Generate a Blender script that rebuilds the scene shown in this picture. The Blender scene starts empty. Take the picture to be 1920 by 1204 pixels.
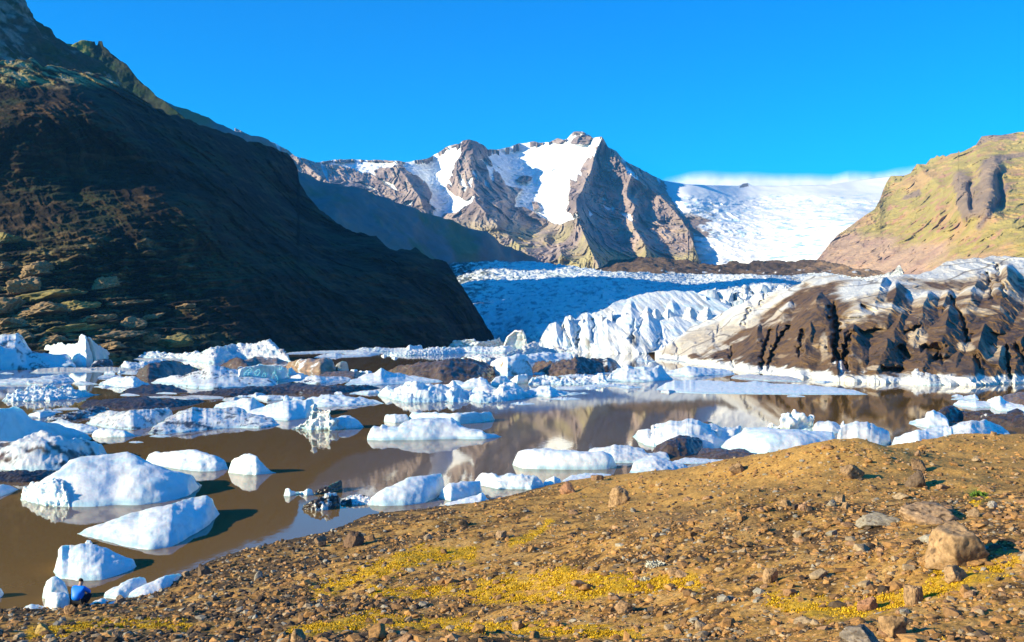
import bpy, math, random
import numpy as np
from mathutils import Vector, noise as mnoise

# ------------------------------------------------------------------ camera, light, exposure
F, CX, YH, H = 1867.0, 960.0, 615.0, 10.0      # focal length, centre column and horizon row of a 1920 px wide picture; eye height over the lagoon
S = bpy.context.scene
COL = S.collection
cam_d = bpy.data.cameras.new('camera'); cam = bpy.data.objects.new('camera', cam_d); COL.objects.link(cam)
cam_d.sensor_width = 36.0; cam_d.lens = 36.0 * F / 1920.0
cam.location = (0, 0, H); cam.rotation_euler = (math.radians(90), 0, 0)
cam_d.shift_y = (YH - 602.0) / 1920.0
cam_d.clip_start = 0.1; cam_d.clip_end = 60000
S.camera = cam

SUN_EL, SUN_AZ = math.radians(19.5), math.radians(20)   # azimuth: degrees behind straight left
SUNV = np.array([-math.cos(SUN_AZ) * math.cos(SUN_EL), -math.sin(SUN_AZ) * math.cos(SUN_EL), math.sin(SUN_EL)])
W = bpy.data.worlds.new('World'); S.world = W; W.use_nodes = True
wn, wl = W.node_tree.nodes, W.node_tree.links
for n in list(wn): wn.remove(n)
sky = wn.new('ShaderNodeTexSky'); sky.sky_type = 'NISHITA'; sky.sun_disc = False
sky.sun_elevation = SUN_EL; sky.sun_rotation = math.atan2(SUNV[0], SUNV[1])
sky.air_density = 1.0; sky.dust_density = 0.2; sky.ozone_density = 3.0
hs = wn.new('ShaderNodeHueSaturation'); hs.inputs['Saturation'].default_value = 1.5; hs.inputs['Value'].default_value = 1.0
tint = wn.new('ShaderNodeMix'); tint.data_type = 'RGBA'; tint.blend_type = 'MULTIPLY'; tint.inputs[0].default_value = 1.0
tint.inputs[7].default_value = (0.0, 0.93, 1.2, 1)
bg = wn.new('ShaderNodeBackground'); bg.inputs['Strength'].default_value = 0.11
wo = wn.new('ShaderNodeOutputWorld')
wl.new(sky.outputs[0], hs.inputs['Color']); wl.new(hs.outputs[0], tint.inputs[6]); wl.new(tint.outputs[2], bg.inputs[0]); wl.new(bg.outputs[0], wo.inputs[0])
sd = bpy.data.lights.new('sun', 'SUN'); sd.energy = 5.0; sd.angle = math.radians(0.5); sd.color = (1.0, 0.88, 0.6)
so = bpy.data.objects.new('sun', sd); COL.objects.link(so)
so.rotation_euler = Vector(-SUNV).to_track_quat('-Z', 'Y').to_euler()
S.view_settings.view_transform = 'Standard'; S.view_settings.look = 'None'
S.view_settings.exposure = 1.05; S.view_settings.gamma = 1.0
S.render.engine = 'CYCLES'
cy = S.cycles
cy.max_bounces = 6; cy.diffuse_bounces = 2; cy.glossy_bounces = 2; cy.transmission_bounces = 2; cy.volume_bounces = 0; cy.transparent_max_bounces = 8
cy.use_denoising = True
cy.caustics_reflective = False; cy.caustics_refractive = False
rng = np.random.default_rng(7); random.seed(7)

# ------------------------------------------------------------------ noise and maths
def _hash(ix, iy, iz, k):
    h = (ix * 374761393 + iy * 668265263 + iz * 2147483647 + k * 1274126177) & 0xFFFFFFFF
    h = ((h ^ (h >> 13)) * 1274126177) & 0xFFFFFFFF
    return (h ^ (h >> 16)) & 0xFFFFFFFF
_G = rng.normal(size=(256, 3)); _G /= np.linalg.norm(_G, axis=1)[:, None]
def perlin(p):
    p = np.asarray(p, float); i = np.floor(p).astype(np.int64); f = p - i
    w = f * f * f * (f * (f * 6 - 15) + 10)
    r = np.zeros(p.shape[:-1])
    for a in (0, 1):
        for b in (0, 1):
            for c in (0, 1):
                g = _G[_hash(i[..., 0] + a, i[..., 1] + b, i[..., 2] + c, 1) & 255]
                d = g[..., 0] * (f[..., 0] - a) + g[..., 1] * (f[..., 1] - b) + g[..., 2] * (f[..., 2] - c)
                ww = (w[..., 0] if a else 1 - w[..., 0]) * (w[..., 1] if b else 1 - w[..., 1]) * (w[..., 2] if c else 1 - w[..., 2])
                r += d * ww
    return r * 1.6
def fbm(p, o=5, l=2.03, g=0.5):
    p = np.asarray(p, float); r = 0; a = 1; t = 0
    for k in range(o):
        r = r + a * perlin(p + 17.3 * k); t += a; a *= g; p = p * l
    return r / t * 1.5
def ridged(p, o=5, l=2.07, g=0.5):
    p = np.asarray(p, float); r = 0; a = 1; t = 0
    for k in range(o):
        r = r + a * (1 - 2 * np.abs(perlin(p + 31.7 * k))); t += a; a *= g; p = p * l
    return r / t
def worley(p):                       # distances to the nearest two cell points
    p = np.asarray(p, float); i = np.floor(p).astype(np.int64)
    d1 = np.full(p.shape[:-1], 9.0); d2 = d1.copy()
    for a in (-1, 0, 1):
        for b in (-1, 0, 1):
            for c in (-1, 0, 1):
                q = i + np.array([a, b, c])
                s = 0
                for k in range(3):
                    o = _hash(q[..., 0], q[..., 1], q[..., 2], 5 + k) / 4294967295.0
                    s = s + (q[..., k] + o - p[..., k]) ** 2
                s = np.sqrt(s)
                d2 = np.minimum(d2, np.maximum(s, d1)); d1 = np.minimum(d1, s)
    return d1, d2
def sst(x, a, b):
    t = np.clip((x - a) / (b - a), 0, 1); return t * t * (3 - 2 * t)
def lerp(a, b, t): return a + (b - a) * t
def mixc(c, k, m): return c * (1 - m[..., None]) + np.asarray(k, float) * m[..., None]
class RBF:
    def __init__(s, pts, val, sc):
        s.p = np.asarray(pts, float) / sc; s.sc = sc; n = len(s.p)
        A = np.zeros((n + 3, n + 3)); A[:n, :n] = s.k(s.p[:, None] - s.p[None]) + np.eye(n) * 1e-3
        A[:n, n] = 1; A[:n, n + 1:] = s.p; A[n:, :n] = A[:n, n:].T
        s.w = np.linalg.solve(A, np.r_[np.asarray(val, float), 0, 0, 0])
    def k(s, d):
        r2 = (d ** 2).sum(-1) + 1e-12; return 0.5 * r2 * np.log(r2)
    def __call__(s, x):
        x = np.asarray(x, float) / s.sc; sh = x.shape[:-1]; x = x.reshape(-1, 2); out = np.empty(len(x))
        for a in range(0, len(x), 20000):
            b = x[a:a + 20000]; n = len(s.p)
            out[a:a + 20000] = s.k(b[:, None] - s.p[None]) @ s.w[:n] + s.w[n] + b @ s.w[n + 1:]
        return out.reshape(sh)
def poly(t): a = np.array(t, float).reshape(-1, 2); return a[:, 0], a[:, 1]
def inpoly(x, y, pts):
    px, py = poly(pts); r = np.zeros(x.shape, bool); j = len(px) - 1
    for i in range(len(px)):
        c = ((py[i] > y) != (py[j] > y)) & (x < (px[j] - px[i]) * (y - py[i]) / (py[j] - py[i] + 1e-9) + px[i]); r ^= c; j = i
    return r
def segdist(x, y, pts):
    px, py = poly(pts); d = np.full(x.shape, 1e9)
    for i in range(len(px) - 1):
        ax, ay, bx, by = px[i], py[i], px[i + 1] - px[i], py[i + 1] - py[i]
        t = np.clip(((x - ax) * bx + (y - ay) * by) / (bx * bx + by * by + 1e-9), 0, 1)
        d = np.minimum(d, np.hypot(x - ax - t * bx, y - ay - t * by))
    return d
def world(u, y, D): return np.stack([(u - CX) / F * D, D, H - (y - YH) / F * D], -1)
def wdepth(y): return F * H / (np.asarray(y, float) - YH)      # where a row meets the water

# ------------------------------------------------------------------ mesh helpers
def mk(name, V, Fc, mat, col=None, parent=None, smooth=True):
    me = bpy.data.meshes.new(name); V = np.asarray(V, np.float32).reshape(-1, 3); Fc = np.asarray(Fc, np.int32); k = Fc.shape[1]
    me.vertices.add(len(V)); me.vertices.foreach_set('co', V.ravel())
    me.loops.add(Fc.size); me.loops.foreach_set('vertex_index', Fc.ravel())
    me.polygons.add(len(Fc)); me.polygons.foreach_set('loop_start', np.arange(0, Fc.size, k, dtype=np.int32))
    try: me.polygons.foreach_set('loop_total', np.full(len(Fc), k, np.int32))
    except Exception: pass
    me.polygons.foreach_set('use_smooth', np.full(len(Fc), smooth, bool))
    me.update(calc_edges=True)
    if col is not None:
        c = np.ones((len(V), 4), np.float32); c[:, :3] = np.asarray(col, np.float32).reshape(-1, 3)
        at = me.attributes.new('col', 'FLOAT_COLOR', 'POINT'); at.data.foreach_set('color', c.ravel())
    me.materials.append(mat)
    o = bpy.data.objects.new(name, me); COL.objects.link(o)
    if parent: o.parent = parent
    return o
def gridfaces(nr, nc):
    i = np.arange(nr * nc).reshape(nr, nc)
    return np.stack([i[:-1, :-1], i[:-1, 1:], i[1:, 1:], i[1:, :-1]], -1).reshape(-1, 4)
def normals(P):
    du = np.gradient(P, axis=1); dv = np.gradient(P, axis=0); n = np.cross(du, dv)
    return n / (np.linalg.norm(n, axis=-1)[..., None] + 1e-12)
def tag(o, label=None, cat=None, group=None, kind=None):
    if label: o['label'] = label
    if cat: o['category'] = cat
    if group: o['group'] = group
    if kind: o['kind'] = kind
    return o

# ------------------------------------------------------------------ materials
def material(name, rough=0.8, spec=0.3, bump=0.3, scale=8.0, var=0.25, dist=0.05, detail=8, base=None, scale2=None, sss=0.0):
    m = bpy.data.materials.new(name); m.use_nodes = True; N, L = m.node_tree.nodes, m.node_tree.links
    b = N['Principled BSDF']; b.inputs['Roughness'].default_value = rough; b.inputs['Specular IOR Level'].default_value = spec
    ge = N.new('ShaderNodeNewGeometry')
    nz = N.new('ShaderNodeTexNoise'); nz.inputs['Scale'].default_value = scale; nz.inputs['Detail'].default_value = detail; nz.inputs['Roughness'].default_value = 0.65
    L.new(ge.outputs['Position'], nz.inputs['Vector'])
    mr = N.new('ShaderNodeMapRange'); mr.inputs[1].default_value = 0.3; mr.inputs[2].default_value = 0.7; mr.inputs[3].default_value = 1 - var; mr.inputs[4].default_value = 1 + var
    L.new(nz.outputs['Fac'], mr.inputs[0])
    mx = N.new('ShaderNodeMix'); mx.data_type = 'RGBA'; mx.blend_type = 'MULTIPLY'; mx.inputs[0].default_value = 1
    if base is None:
        at = N.new('ShaderNodeAttribute'); at.attribute_name = 'col'; L.new(at.outputs['Color'], mx.inputs[6])
    else: mx.inputs[6].default_value = (*base, 1)
    L.new(mr.outputs[0], mx.inputs[7]); L.new(mx.outputs[2], b.inputs['Base Color'])
    bp = N.new('ShaderNodeBump'); bp.inputs['Strength'].default_value = bump; bp.inputs['Distance'].default_value = dist
    L.new(nz.outputs['Fac'], bp.inputs['Height']); L.new(bp.outputs[0], b.inputs['Normal'])
    if sss:
        b.inputs['Subsurface Weight'].default_value = sss; b.inputs['Subsurface Radius'].default_value = (0.25, 0.8, 1.0); b.inputs['Subsurface Scale'].default_value = 0.35
    return m
M_ICE = material('ice', 0.35, 0.5, 0.35, 1.1, 0.06, 0.2, detail=5, sss=0.35)
M_FARICE = material('glacier_ice', 0.65, 0.25, 0.6, 0.35, 0.1, 0.9)
M_ROCKY = material('cliff_rock', 0.9, 0.12, 0.8, 0.18, 0.45, 2.0, 10)
M_FAR = material('mountain_rock', 0.95, 0.08, 0.7, 0.02, 0.2, 14.0, 10)
M_GROUND = material('moraine_gravel', 0.95, 0.1, 1.0, 9.0, 0.5, 0.05, 9)
M_STONE = material('stone', 0.92, 0.12, 0.8, 14.0, 0.35, 0.02, 6)

# ------------------------------------------------------------------ terrain built as sheets with a back, each at its own distance
def relief(name, top, bot, ctrl, u0, u1, nu, nv, disp=None, colf=None, mat=None, back=400, vexp=1.0, topnoise=0, parent=None, clampD=None, lift=None, ray=False):
    u = np.linspace(u0, u1, nu); v = np.linspace(0, 1, nv) ** vexp
    yt = np.interp(u, *poly(top)); yb = np.interp(u, *poly(bot))
    if topnoise: yt = yt + topnoise * fbm(np.stack([u / 28, u * 0 + 3.1, u * 0], -1), 5)
    U = np.broadcast_to(u, (nv, nu)); Y = yb + (yt - yb) * v[:, None]
    c = np.array(ctrl, float).reshape(-1, 3)
    D = np.exp(RBF(c[:, :2], np.log(c[:, 2]), 300.0)(np.stack([U, Y], -1)))
    if lift is not None: D = D + lift(U, Y)
    P = world(U, Y, D)
    if disp is not None:
        if ray: P = world(U, Y, D - disp(P, U, Y))
        else: n = normals(P); P = P + n * disp(P, U, Y)[..., None]
    C = colf(P, U, Y, normals(P))
    # back: from the crest away and down, so that the hill is solid
    rows = []; top_row = P[-1]; cr = C[-1]
    for k, (dy, f) in enumerate(((0.12, 0.9), (0.5, 0.5), (1.0, -0.02))):
        r = top_row.copy(); s = (r[:, 1] + back * dy) / r[:, 1]; r[:, 1] += back * dy; r[:, 0] *= lerp(1, s, 0.6); r[:, 2] = top_row[:, 2] * f; rows.append(r)
    foot = P[:1] - np.array([0, 0, 4.0])
    P = np.concatenate([foot, P, np.array(rows)]); C = np.concatenate([C[:1], C, np.broadcast_to(cr, (3,) + cr.shape)])
    return mk(name, P, gridfaces(*P.shape[:2]), mat, C, parent)

# --- left hillside, close to the lagoon, in shade
def cliff_lift(U, Y):
    j = 10 * fbm(np.stack([U / 60, Y / 40, U * 0], -1), 5); low = sst(470 - U, -60, 260) * sst(Y, 430, 540)
    q = (Y + .10 * U + 1.3 * j) / -17.0; f = q - np.floor(q); st = np.floor(q) + sst(f, .68, 1.0) - q
    q2 = (Y + .05 * U - j) / -7.0; f2 = q2 - np.floor(q2); st2 = np.floor(q2) + sst(f2, .6, 1.0) - q2
    return (2.5 + 9.5 * low) * st + (0.8 + 2.2 * low) * st2
def cliff_disp(P, U, Y):
    w = P + 14 * np.stack([fbm(P / 45), fbm(P / 45 + 9), fbm(P / 60 + 4)], -1); low = sst(470 - U, -60, 260) * sst(Y, 430, 540)
    gul = ridged(np.stack([(w[..., 0] + .5 * w[..., 1] + .9 * w[..., 2]) / 34, w[..., 1] / 400, w[..., 2] / 200], -1), 6, g=.58)
    return 11 * gul * (1 - .6 * low) + 14 * fbm(P / 70 + 3, 3) * (1 - low) + (3.5 - 1.5 * low) * ridged(P / 13, 4) + 1.2 * low * ridged(P / 4, 4) + 6 * fbm(P / 50, 3)
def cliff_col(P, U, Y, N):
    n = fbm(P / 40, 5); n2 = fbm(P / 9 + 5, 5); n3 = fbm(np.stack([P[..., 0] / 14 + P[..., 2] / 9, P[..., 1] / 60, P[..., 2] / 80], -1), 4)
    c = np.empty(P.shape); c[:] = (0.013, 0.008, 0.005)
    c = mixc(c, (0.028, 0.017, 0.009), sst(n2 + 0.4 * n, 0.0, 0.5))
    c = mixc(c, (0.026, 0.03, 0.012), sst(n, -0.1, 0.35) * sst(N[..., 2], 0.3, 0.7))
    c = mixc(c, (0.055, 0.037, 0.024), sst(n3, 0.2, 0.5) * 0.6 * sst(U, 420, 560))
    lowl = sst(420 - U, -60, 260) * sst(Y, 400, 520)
    c = mixc(c, (0.2, 0.15, 0.06), lowl * sst(n2, -0.2, 0.2)); c = mixc(c, (0.36, 0.25, 0.14), lowl * sst(n2, 0.3, 0.55))  # tan painted low at left so the ledges look sunlit
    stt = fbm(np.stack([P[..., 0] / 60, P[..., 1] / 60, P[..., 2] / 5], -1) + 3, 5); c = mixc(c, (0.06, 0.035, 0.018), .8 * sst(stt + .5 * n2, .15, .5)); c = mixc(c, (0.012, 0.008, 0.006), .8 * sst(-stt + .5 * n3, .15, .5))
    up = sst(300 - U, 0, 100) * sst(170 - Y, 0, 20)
    c = mixc(c, (0.34, 0.26, 0.1), up * sst(n2, -0.3, 0.2)); c = mixc(c, (0.5, 0.36, 0.22), up * sst(n2, 0.3, 0.6))  # shoulder colour brightened to look lit by the sun
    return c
CL_TOP = [-160,300,-90,200,-40,128,0,115,60,110,80,122,130,130,190,138,222,158,254,176,287,200,317,214,350,224,415,247,460,260,508,275,538,288,550,300,558,315,561,342,575,369,599,393,632,418,661,437,683,437,705,445,724,464,745,472,762,465,781,465,794,477,813,488,829,487,837,493,844,504,855,520,868,540,880,560,895,582,910,606,920,622,926,634]
CL_BOT = [-160,680,0,680,250,672,545,660,700,656,850,650,905,642,926,640]
CL_CT = [-160,680,290,0,680,288,150,676,306,250,672,327,545,660,424,700,656,467,850,650,535,926,640,640, -160,300,470,0,115,520,130,130,580,222,158,610,350,224,630,460,260,700,545,298,755,561,342,740,632,418,690,705,445,655,781,465,650,845,504,640,895,536,650, -160,560,400,0,560,398,150,575,402,280,600,410, -160,480,430,0,480,428,150,480,424,300,480,440, 0,400,450,166,312,480,250,420,446,545,480,530,0,230,470,130,165,520,215,185,550,400,400,500]
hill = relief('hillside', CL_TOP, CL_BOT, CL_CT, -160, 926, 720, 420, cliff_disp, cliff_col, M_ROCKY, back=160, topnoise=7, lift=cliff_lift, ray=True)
tag(hill, 'dark shaded rocky hillside rising from the lagoon beside the glacier', kind='structure')
# upper slope behind its lit shoulder
def up_disp(P, U, Y): return 5 * ridged(P / 45, 5) + 2.5 * fbm(P / 12, 4)
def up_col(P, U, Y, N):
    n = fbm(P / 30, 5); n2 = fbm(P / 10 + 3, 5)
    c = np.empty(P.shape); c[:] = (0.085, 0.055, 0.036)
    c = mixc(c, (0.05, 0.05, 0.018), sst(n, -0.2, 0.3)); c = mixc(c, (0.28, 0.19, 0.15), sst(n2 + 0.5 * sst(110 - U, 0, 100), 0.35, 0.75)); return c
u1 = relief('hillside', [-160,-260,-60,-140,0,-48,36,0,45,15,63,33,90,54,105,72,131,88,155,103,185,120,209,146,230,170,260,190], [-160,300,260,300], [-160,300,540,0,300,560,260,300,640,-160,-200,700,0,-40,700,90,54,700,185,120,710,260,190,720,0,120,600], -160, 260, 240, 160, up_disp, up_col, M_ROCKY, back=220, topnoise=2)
tag(u1, 'brown upper slope above the lit shoulder of the dark hillside', kind='structure')
def gr_disp(P, U, Y): return 5 * ridged(P / 50 + 7, 5) + 3 * fbm(P / 14, 4)
def gr_col(P, U, Y, N):
    n = fbm(P / 40, 5); c = np.empty(P.shape); c[:] = (0.03, 0.034, 0.022)
    c = mixc(c, (0.02, 0.038, 0.016), sst(n, -0.2, 0.3)); c = mixc(c, (0.16, 0.17, 0.05), sst(182 - U, 0, 25) * sst(115 - Y, 0, 14)); return c
u2 = relief('ridge', [110,120,131,89,150,82,158,80,175,82,179,81,180,87,184,87,186,80,194,81,195,90,205,97,212,107,240,124,256,145,265,157,280,166,299,185,310,190,330,207,352,228,400,248,460,266,510,281,540,297,556,335], [110,320,400,420,556,480], [110,320,900,400,320,1000,131,90,960,195,85,970,300,185,950,350,226,930,400,260,950,460,270,960,540,300,985,556,400,960], 110, 556, 300, 120, gr_disp, gr_col, M_ROCKY, back=250)  # right end extended unseen behind the hillside to shade the glacier tongue
tag(u2, 'green rocky ridge with two small towers behind the dark hillside', kind='structure')

hm = relief('hillside', [-900,-700,-300,-330,-100,-170,0,-20,60,45,110,86,158,86,182,90,205,102,240,129,265,161,300,191,330,211,352,231,415,256], [-900,560,420,560], [-900,560,900,420,560,1100,-900,-700,1150,-100,-150,1140,158,93,1140,300,198,1180,415,256,1240], -900, 415, 130, 60, gr_disp, gr_col, M_ROCKY, back=300)  # unseen ridge added to cast shade on the glacier tongue
tag(hm, 'unseen ridge added behind the two small towers to shade the glacier', kind='structure')
# --- shaded blue slope in the middle distance
def bl_disp(P, U, Y): return 28 * ridged(np.stack([P[..., 0] / 260, P[..., 1] / 420, P[..., 2] / 420], -1) + 3, 6) + 8 * fbm(P / 60, 4)
def bl_col(P, U, Y, N):
    n = fbm(P / 160, 5); c = np.empty(P.shape); c[:] = (0.2, 0.2, 0.19)
    c = mixc(c, (0.3, 0.25, 0.2), sst(n, 0.0, 0.5)); return mixc(c, (0.14, 0.19, 0.1), sst(-n, 0.0, 0.4))
bs = relief('mountain_slope', [-400,-300,150,120,330,215,440,262,500,264,520,280,560,320,620,352,700,368,760,388,800,402,850,425,900,445,960,470,1000,485,1030,498,1050,508], [-400,560,500,540,1050,530], [-400,560,1250,150,560,1350,560,540,1500,700,540,1650,900,530,2050,1050,525,2350,-400,-300,1500,150,120,1600,330,215,1680,490,263,1750,560,320,1800,800,400,2010,960,470,2200,1050,508,2350], -400, 1050, 420, 170, bl_disp, bl_col, M_FAR, back=500, topnoise=2)
tag(bs, 'long blue shaded mountain slope falling to the glacier', kind='structure')

# --- the snowy mountain
SP = [([885,262,882,320,892,378,930,420,985,470,1010,500], 270, 46), ([1128,258,1095,330,1080,390,1095,440,1120,500], 420, 40), ([1128,258,1175,320,1240,370,1285,420,1300,480], 300, 34), ([740,305,775,350,800,400,830,430], 260, 40), ([560,300,600,330,660,372], 240, 40), ([1080,400,1040,450,1060,490], 200, 30), ([1180,330,1190,420,1215,480], 220, 24)]
VA = [([950,285,985,350,1025,415], 160, 40), ([812,300,830,370,815,420], 260, 32), ([1040,430,1000,430,960,420], 150, 26), ([1300,340,1320,420,1340,490], 150, 40)]
def mt_lift(U, Y):
    j = 14 * perlin(np.stack([U / 40, Y / 40, U * 0], -1)) ; d = 0
    for p, a, w in SP: d = d - a * np.exp(-segdist(U + j, Y + j, p) / w)
    for p, a, w in VA: d = d + a * np.exp(-(segdist(U + j, Y + j, p) / w) ** 2)
    return d
def mt_disp(P, U, Y):
    w = P + 60 * np.stack([fbm(P / 200), fbm(P / 200 + 8), fbm(P / 200 + 4)], -1)
    sn = snow_amt(P, U, Y)
    r = 90 * ridged(np.stack([w[..., 0] / 190, w[..., 1] / 2000, w[..., 2] / 520], -1), 6, g=0.6) + 62 * ridged(np.stack([w[..., 0] / 60 + w[..., 2] / 150, w[..., 1] / 900, w[..., 2] / 110], -1) + 5, 5, g=0.6)
    ice = 22 * fbm(P / 60, 4) + 22 * ridged(np.stack([P[..., 0] / 30, P[..., 1] / 300, P[..., 2] / 16], -1), 3) * sst(Y, 285, 330)
    return lerp(r, ice, sn * 0.8)
SNOW = [[752,304,800,299,835,279,864,270,868,284,852,308,846,330,836,350,850,364,880,380,862,396,830,402,806,384,812,362,800,345,782,330,762,318],
 [902,282,932,281,960,274,985,267,1030,267,1047,261,1060,264,1075,247,1100,248,1112,257,1130,257,1128,270,1110,277,1104,290,1086,322,1076,342,1064,330,1058,352,1054,380,1064,396,1076,412,1050,421,1030,413,1000,394,972,388,966,372,982,356,964,350,958,336,985,326,1012,336,1022,338,1016,325,960,322,925,302],
 [592,307,620,302,640,304,622,309],[905,283,960,318,1000,300,1040,300,1070,330,1062,395,1075,412,1040,421,1000,396,968,386,970,366,984,354,950,346,925,310],[600,306,690,301,745,304,735,314,700,318,650,314], [664,300,690,299,680,304], [660,338,690,345,705,356,690,352], [700,328,735,345,748,360,728,350],[755,378,775,374,770,385,752,386],[845,386,868,380,890,366,884,380,856,398,830,402],
 [1120,372,1132,366,1136,376],[1145,378,1156,392,1148,398],[1104,392,1112,402,1108,408],[1150,392,1182,400,1195,420,1180,412],[1118,378,1150,392,1140,394],[1168,318,1200,334,1196,338],[876,338,892,328,884,342],[866,352,880,346,872,360],[1076,400,1086,404,1074,412],[812,392,835,396,828,412,815,412]]
ROCKIN = [[966,336,985,329,1000,332,996,340,980,342],[996,378,1008,378,1010,390,1000,394],[1068,268,1074,258,1094,250,1112,258,1104,270,1086,272],[1036,268,1046,259,1058,262,1050,270],[864,262,876,262,915,275,912,296,890,300,866,292]]
def snow_amt(P, U, Y):
    j = 9 * fbm(np.stack([U / 22, Y / 22, U * 0], -1), 4); jy = 7 * fbm(np.stack([U / 22, Y / 22, U * 0 + 5], -1), 4)
    s = np.zeros(U.shape)
    for p in SNOW: s = np.maximum(s, inpoly(U + 0.5 * j, Y + 0.5 * jy, p))
    n = fbm(np.stack([U / 10 - Y / 26, Y / 30, U * 0 + 8], -1), 4)
    s = np.maximum(s, (n > 0.16 + 0.9 * sst(Y, 310, 410)) * 1.0 * (U < 1290))
    for p in ROCKIN: s = np.where(inpoly(U + 0.4 * j, Y + 0.4 * jy, p), 0, s)
    return s
def mt_col(P, U, Y, N):
    n = fbm(P / 220, 5); n2 = fbm(np.stack([P[..., 0] / 40, P[..., 1] / 200, P[..., 2] / 120], -1), 5)
    c = np.empty(P.shape); c[:] = (0.34, 0.255, 0.22)
    c = mixc(c, (0.22, 0.165, 0.15), sst(n2, -0.1, 0.4)); c = mixc(c, (0.42, 0.32, 0.26), sst(-n2, 0.1, 0.5))
    c = mixc(c, (0.38, 0.32, 0.13), sst(Y, 395, 460) * sst(n, -0.3, 0.25) * 0.8)
    c = mixc(c, (0.17, 0.115, 0.1), sst(300 - Y, 0, 20) * sst(U, 850, 870) * sst(925 - U, 0, 10))
    s = snow_amt(P, U, Y); t = fbm(P / 22, 4)
    sc = np.empty(P.shape); sc[:] = (0.86, 0.87, 0.88); sc = mixc(sc, (0.66, 0.7, 0.73), sst(t, 0.1, 0.5) * sst(Y, 285, 320))
    return lerp(c, sc, s[..., None])
MT_TOP = [440,240,490,262,515,268,540,282,552,292,575,300,592,305,620,301,630,299,690,300,745,302,755,304,800,298,820,288,835,277,850,272,862,269,868,264,880,262,895,266,910,274,915,280,930,281,960,275,975,269,1000,266,1030,267,1040,262,1046,259,1058,262,1064,260,1076,247,1090,247,1106,253,1112,258,1128,256,1133,262,1140,275,1156,284,1164,294,1180,306,1208,320,1230,332,1250,342,1268,352,1280,362,1290,378,1275,395,1292,405,1300,430,1295,450,1305,470,1312,488,1330,500]
mt = relief('mountain', MT_TOP, [440,540,1330,520], [440,540,2900,900,540,2900,1330,520,2950,440,240,4000,600,303,4300,750,303,4400,880,262,4300,1000,267,4500,1085,248,4300,1130,258,4250,1250,342,4000,1300,420,3450,700,420,3500,900,400,3600,1100,400,3550,1200,450,3250], 440, 1330, 800, 420, mt_disp, mt_col, M_FAR, back=900, lift=mt_lift, ray=True, topnoise=2.5)
tag(mt, 'jagged brown mountain with snowfields and a hanging glacier', kind='structure')

# --- icefall
def if_disp(P, U, Y): return 40 * fbm(np.stack([P[..., 0] / 260, P[..., 1] / 900, P[..., 2] / 120], -1), 4) + 26 * ridged(np.stack([P[..., 0] / 55 + P[..., 2] / 90, P[..., 1] / 900, P[..., 2] / 20], -1), 4) * sst(Y, 350, 385)
def if_col(P, U, Y, N):
    t = fbm(np.stack([P[..., 0] / 45, P[..., 1] / 90, P[..., 2] / 25], -1), 5); c = np.empty(P.shape); c[:] = (0.8, 0.79, 0.77)
    t2 = fbm(np.stack([P[..., 0] / 18 + P[..., 2] / 30, P[..., 1] / 200, P[..., 2] / 9], -1), 4); c = mixc(c, (0.42, 0.6, 0.7), .9 * sst(t + .7 * t2, 0.2, 0.6) * sst(Y, 350, 380)); c = mixc(c, (0.3, 0.45, 0.55), sst(t2, 0.35, 0.6) * sst(t, 0, .3) * sst(Y, 352, 375))
    c = mixc(c, (0.2, 0.15, 0.13), sst(1330 - U + 12 * t * 3, 0, 14) * sst(Y, 392, 410) * sst(447 - Y + 30 * t, 0, 12))
    return mixc(c, (0.2, 0.17, 0.16), 1.0 * (inpoly(U, Y, [1386,352,1392,345,1402,343,1404,349,1392,352])))
icf = relief('icefall', [1180,345,1240,338,1290,346,1385,348,1392,344,1402,343,1410,348,1450,349,1550,347,1580,342,1640,334,1700,328,1760,325], [1180,540,1760,540], [1235,540,3150,1270,540,2950,1300,470,3000,1300,420,3200,1290,370,3450,1240,342,3750,1400,348,4000,1600,345,3900,1760,325,3800,1600,420,2850,1500,460,2780,1500,540,2500,1760,540,2300], 1235, 1760, 480, 240, if_disp, if_col, M_FARICE, back=400, ray=True)
tag(icf, 'wide white icefall pouring down between the mountain and the green hill', kind='structure')

# --- green hill at right
def rh_lift(U, Y):
    j = 8 * perlin(np.stack([U / 25, Y / 25, U * 0], -1))
    d = -120 * np.exp(-(segdist(U + j, Y, [1855,315,1850,385]) / 26) ** 2) + 90 * np.exp(-(segdist(U + j, Y, [1872,330,1880,385]) / 7) ** 2)
    d = d - 90 * np.exp(-(segdist(U + j, Y, [1800,335,1812,395]) / 22) ** 2) + 60 * np.exp(-(segdist(U + j, Y, [1818,345,1823,390]) / 5) ** 2)
    d = d - 60 * np.exp(-segdist(U, Y + j, [1720,310,1770,360,1760,400]) / 40)
    return d
def rh_disp(P, U, Y):
    w = P + 40 * np.stack([fbm(P / 120), fbm(P / 120 + 8), fbm(P / 120 + 4)], -1)
    return 46 * ridged(np.stack([w[..., 0] / 130 - w[..., 2] / 200, w[..., 1] / 900, w[..., 2] / 210], -1), 6, g=.58) + 16 * ridged(np.stack([w[..., 0] / 34 - w[..., 2] / 60, w[..., 1] / 300, w[..., 2] / 40], -1) + 5, 4) * sst(490 - Y, -20, 60)
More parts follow.
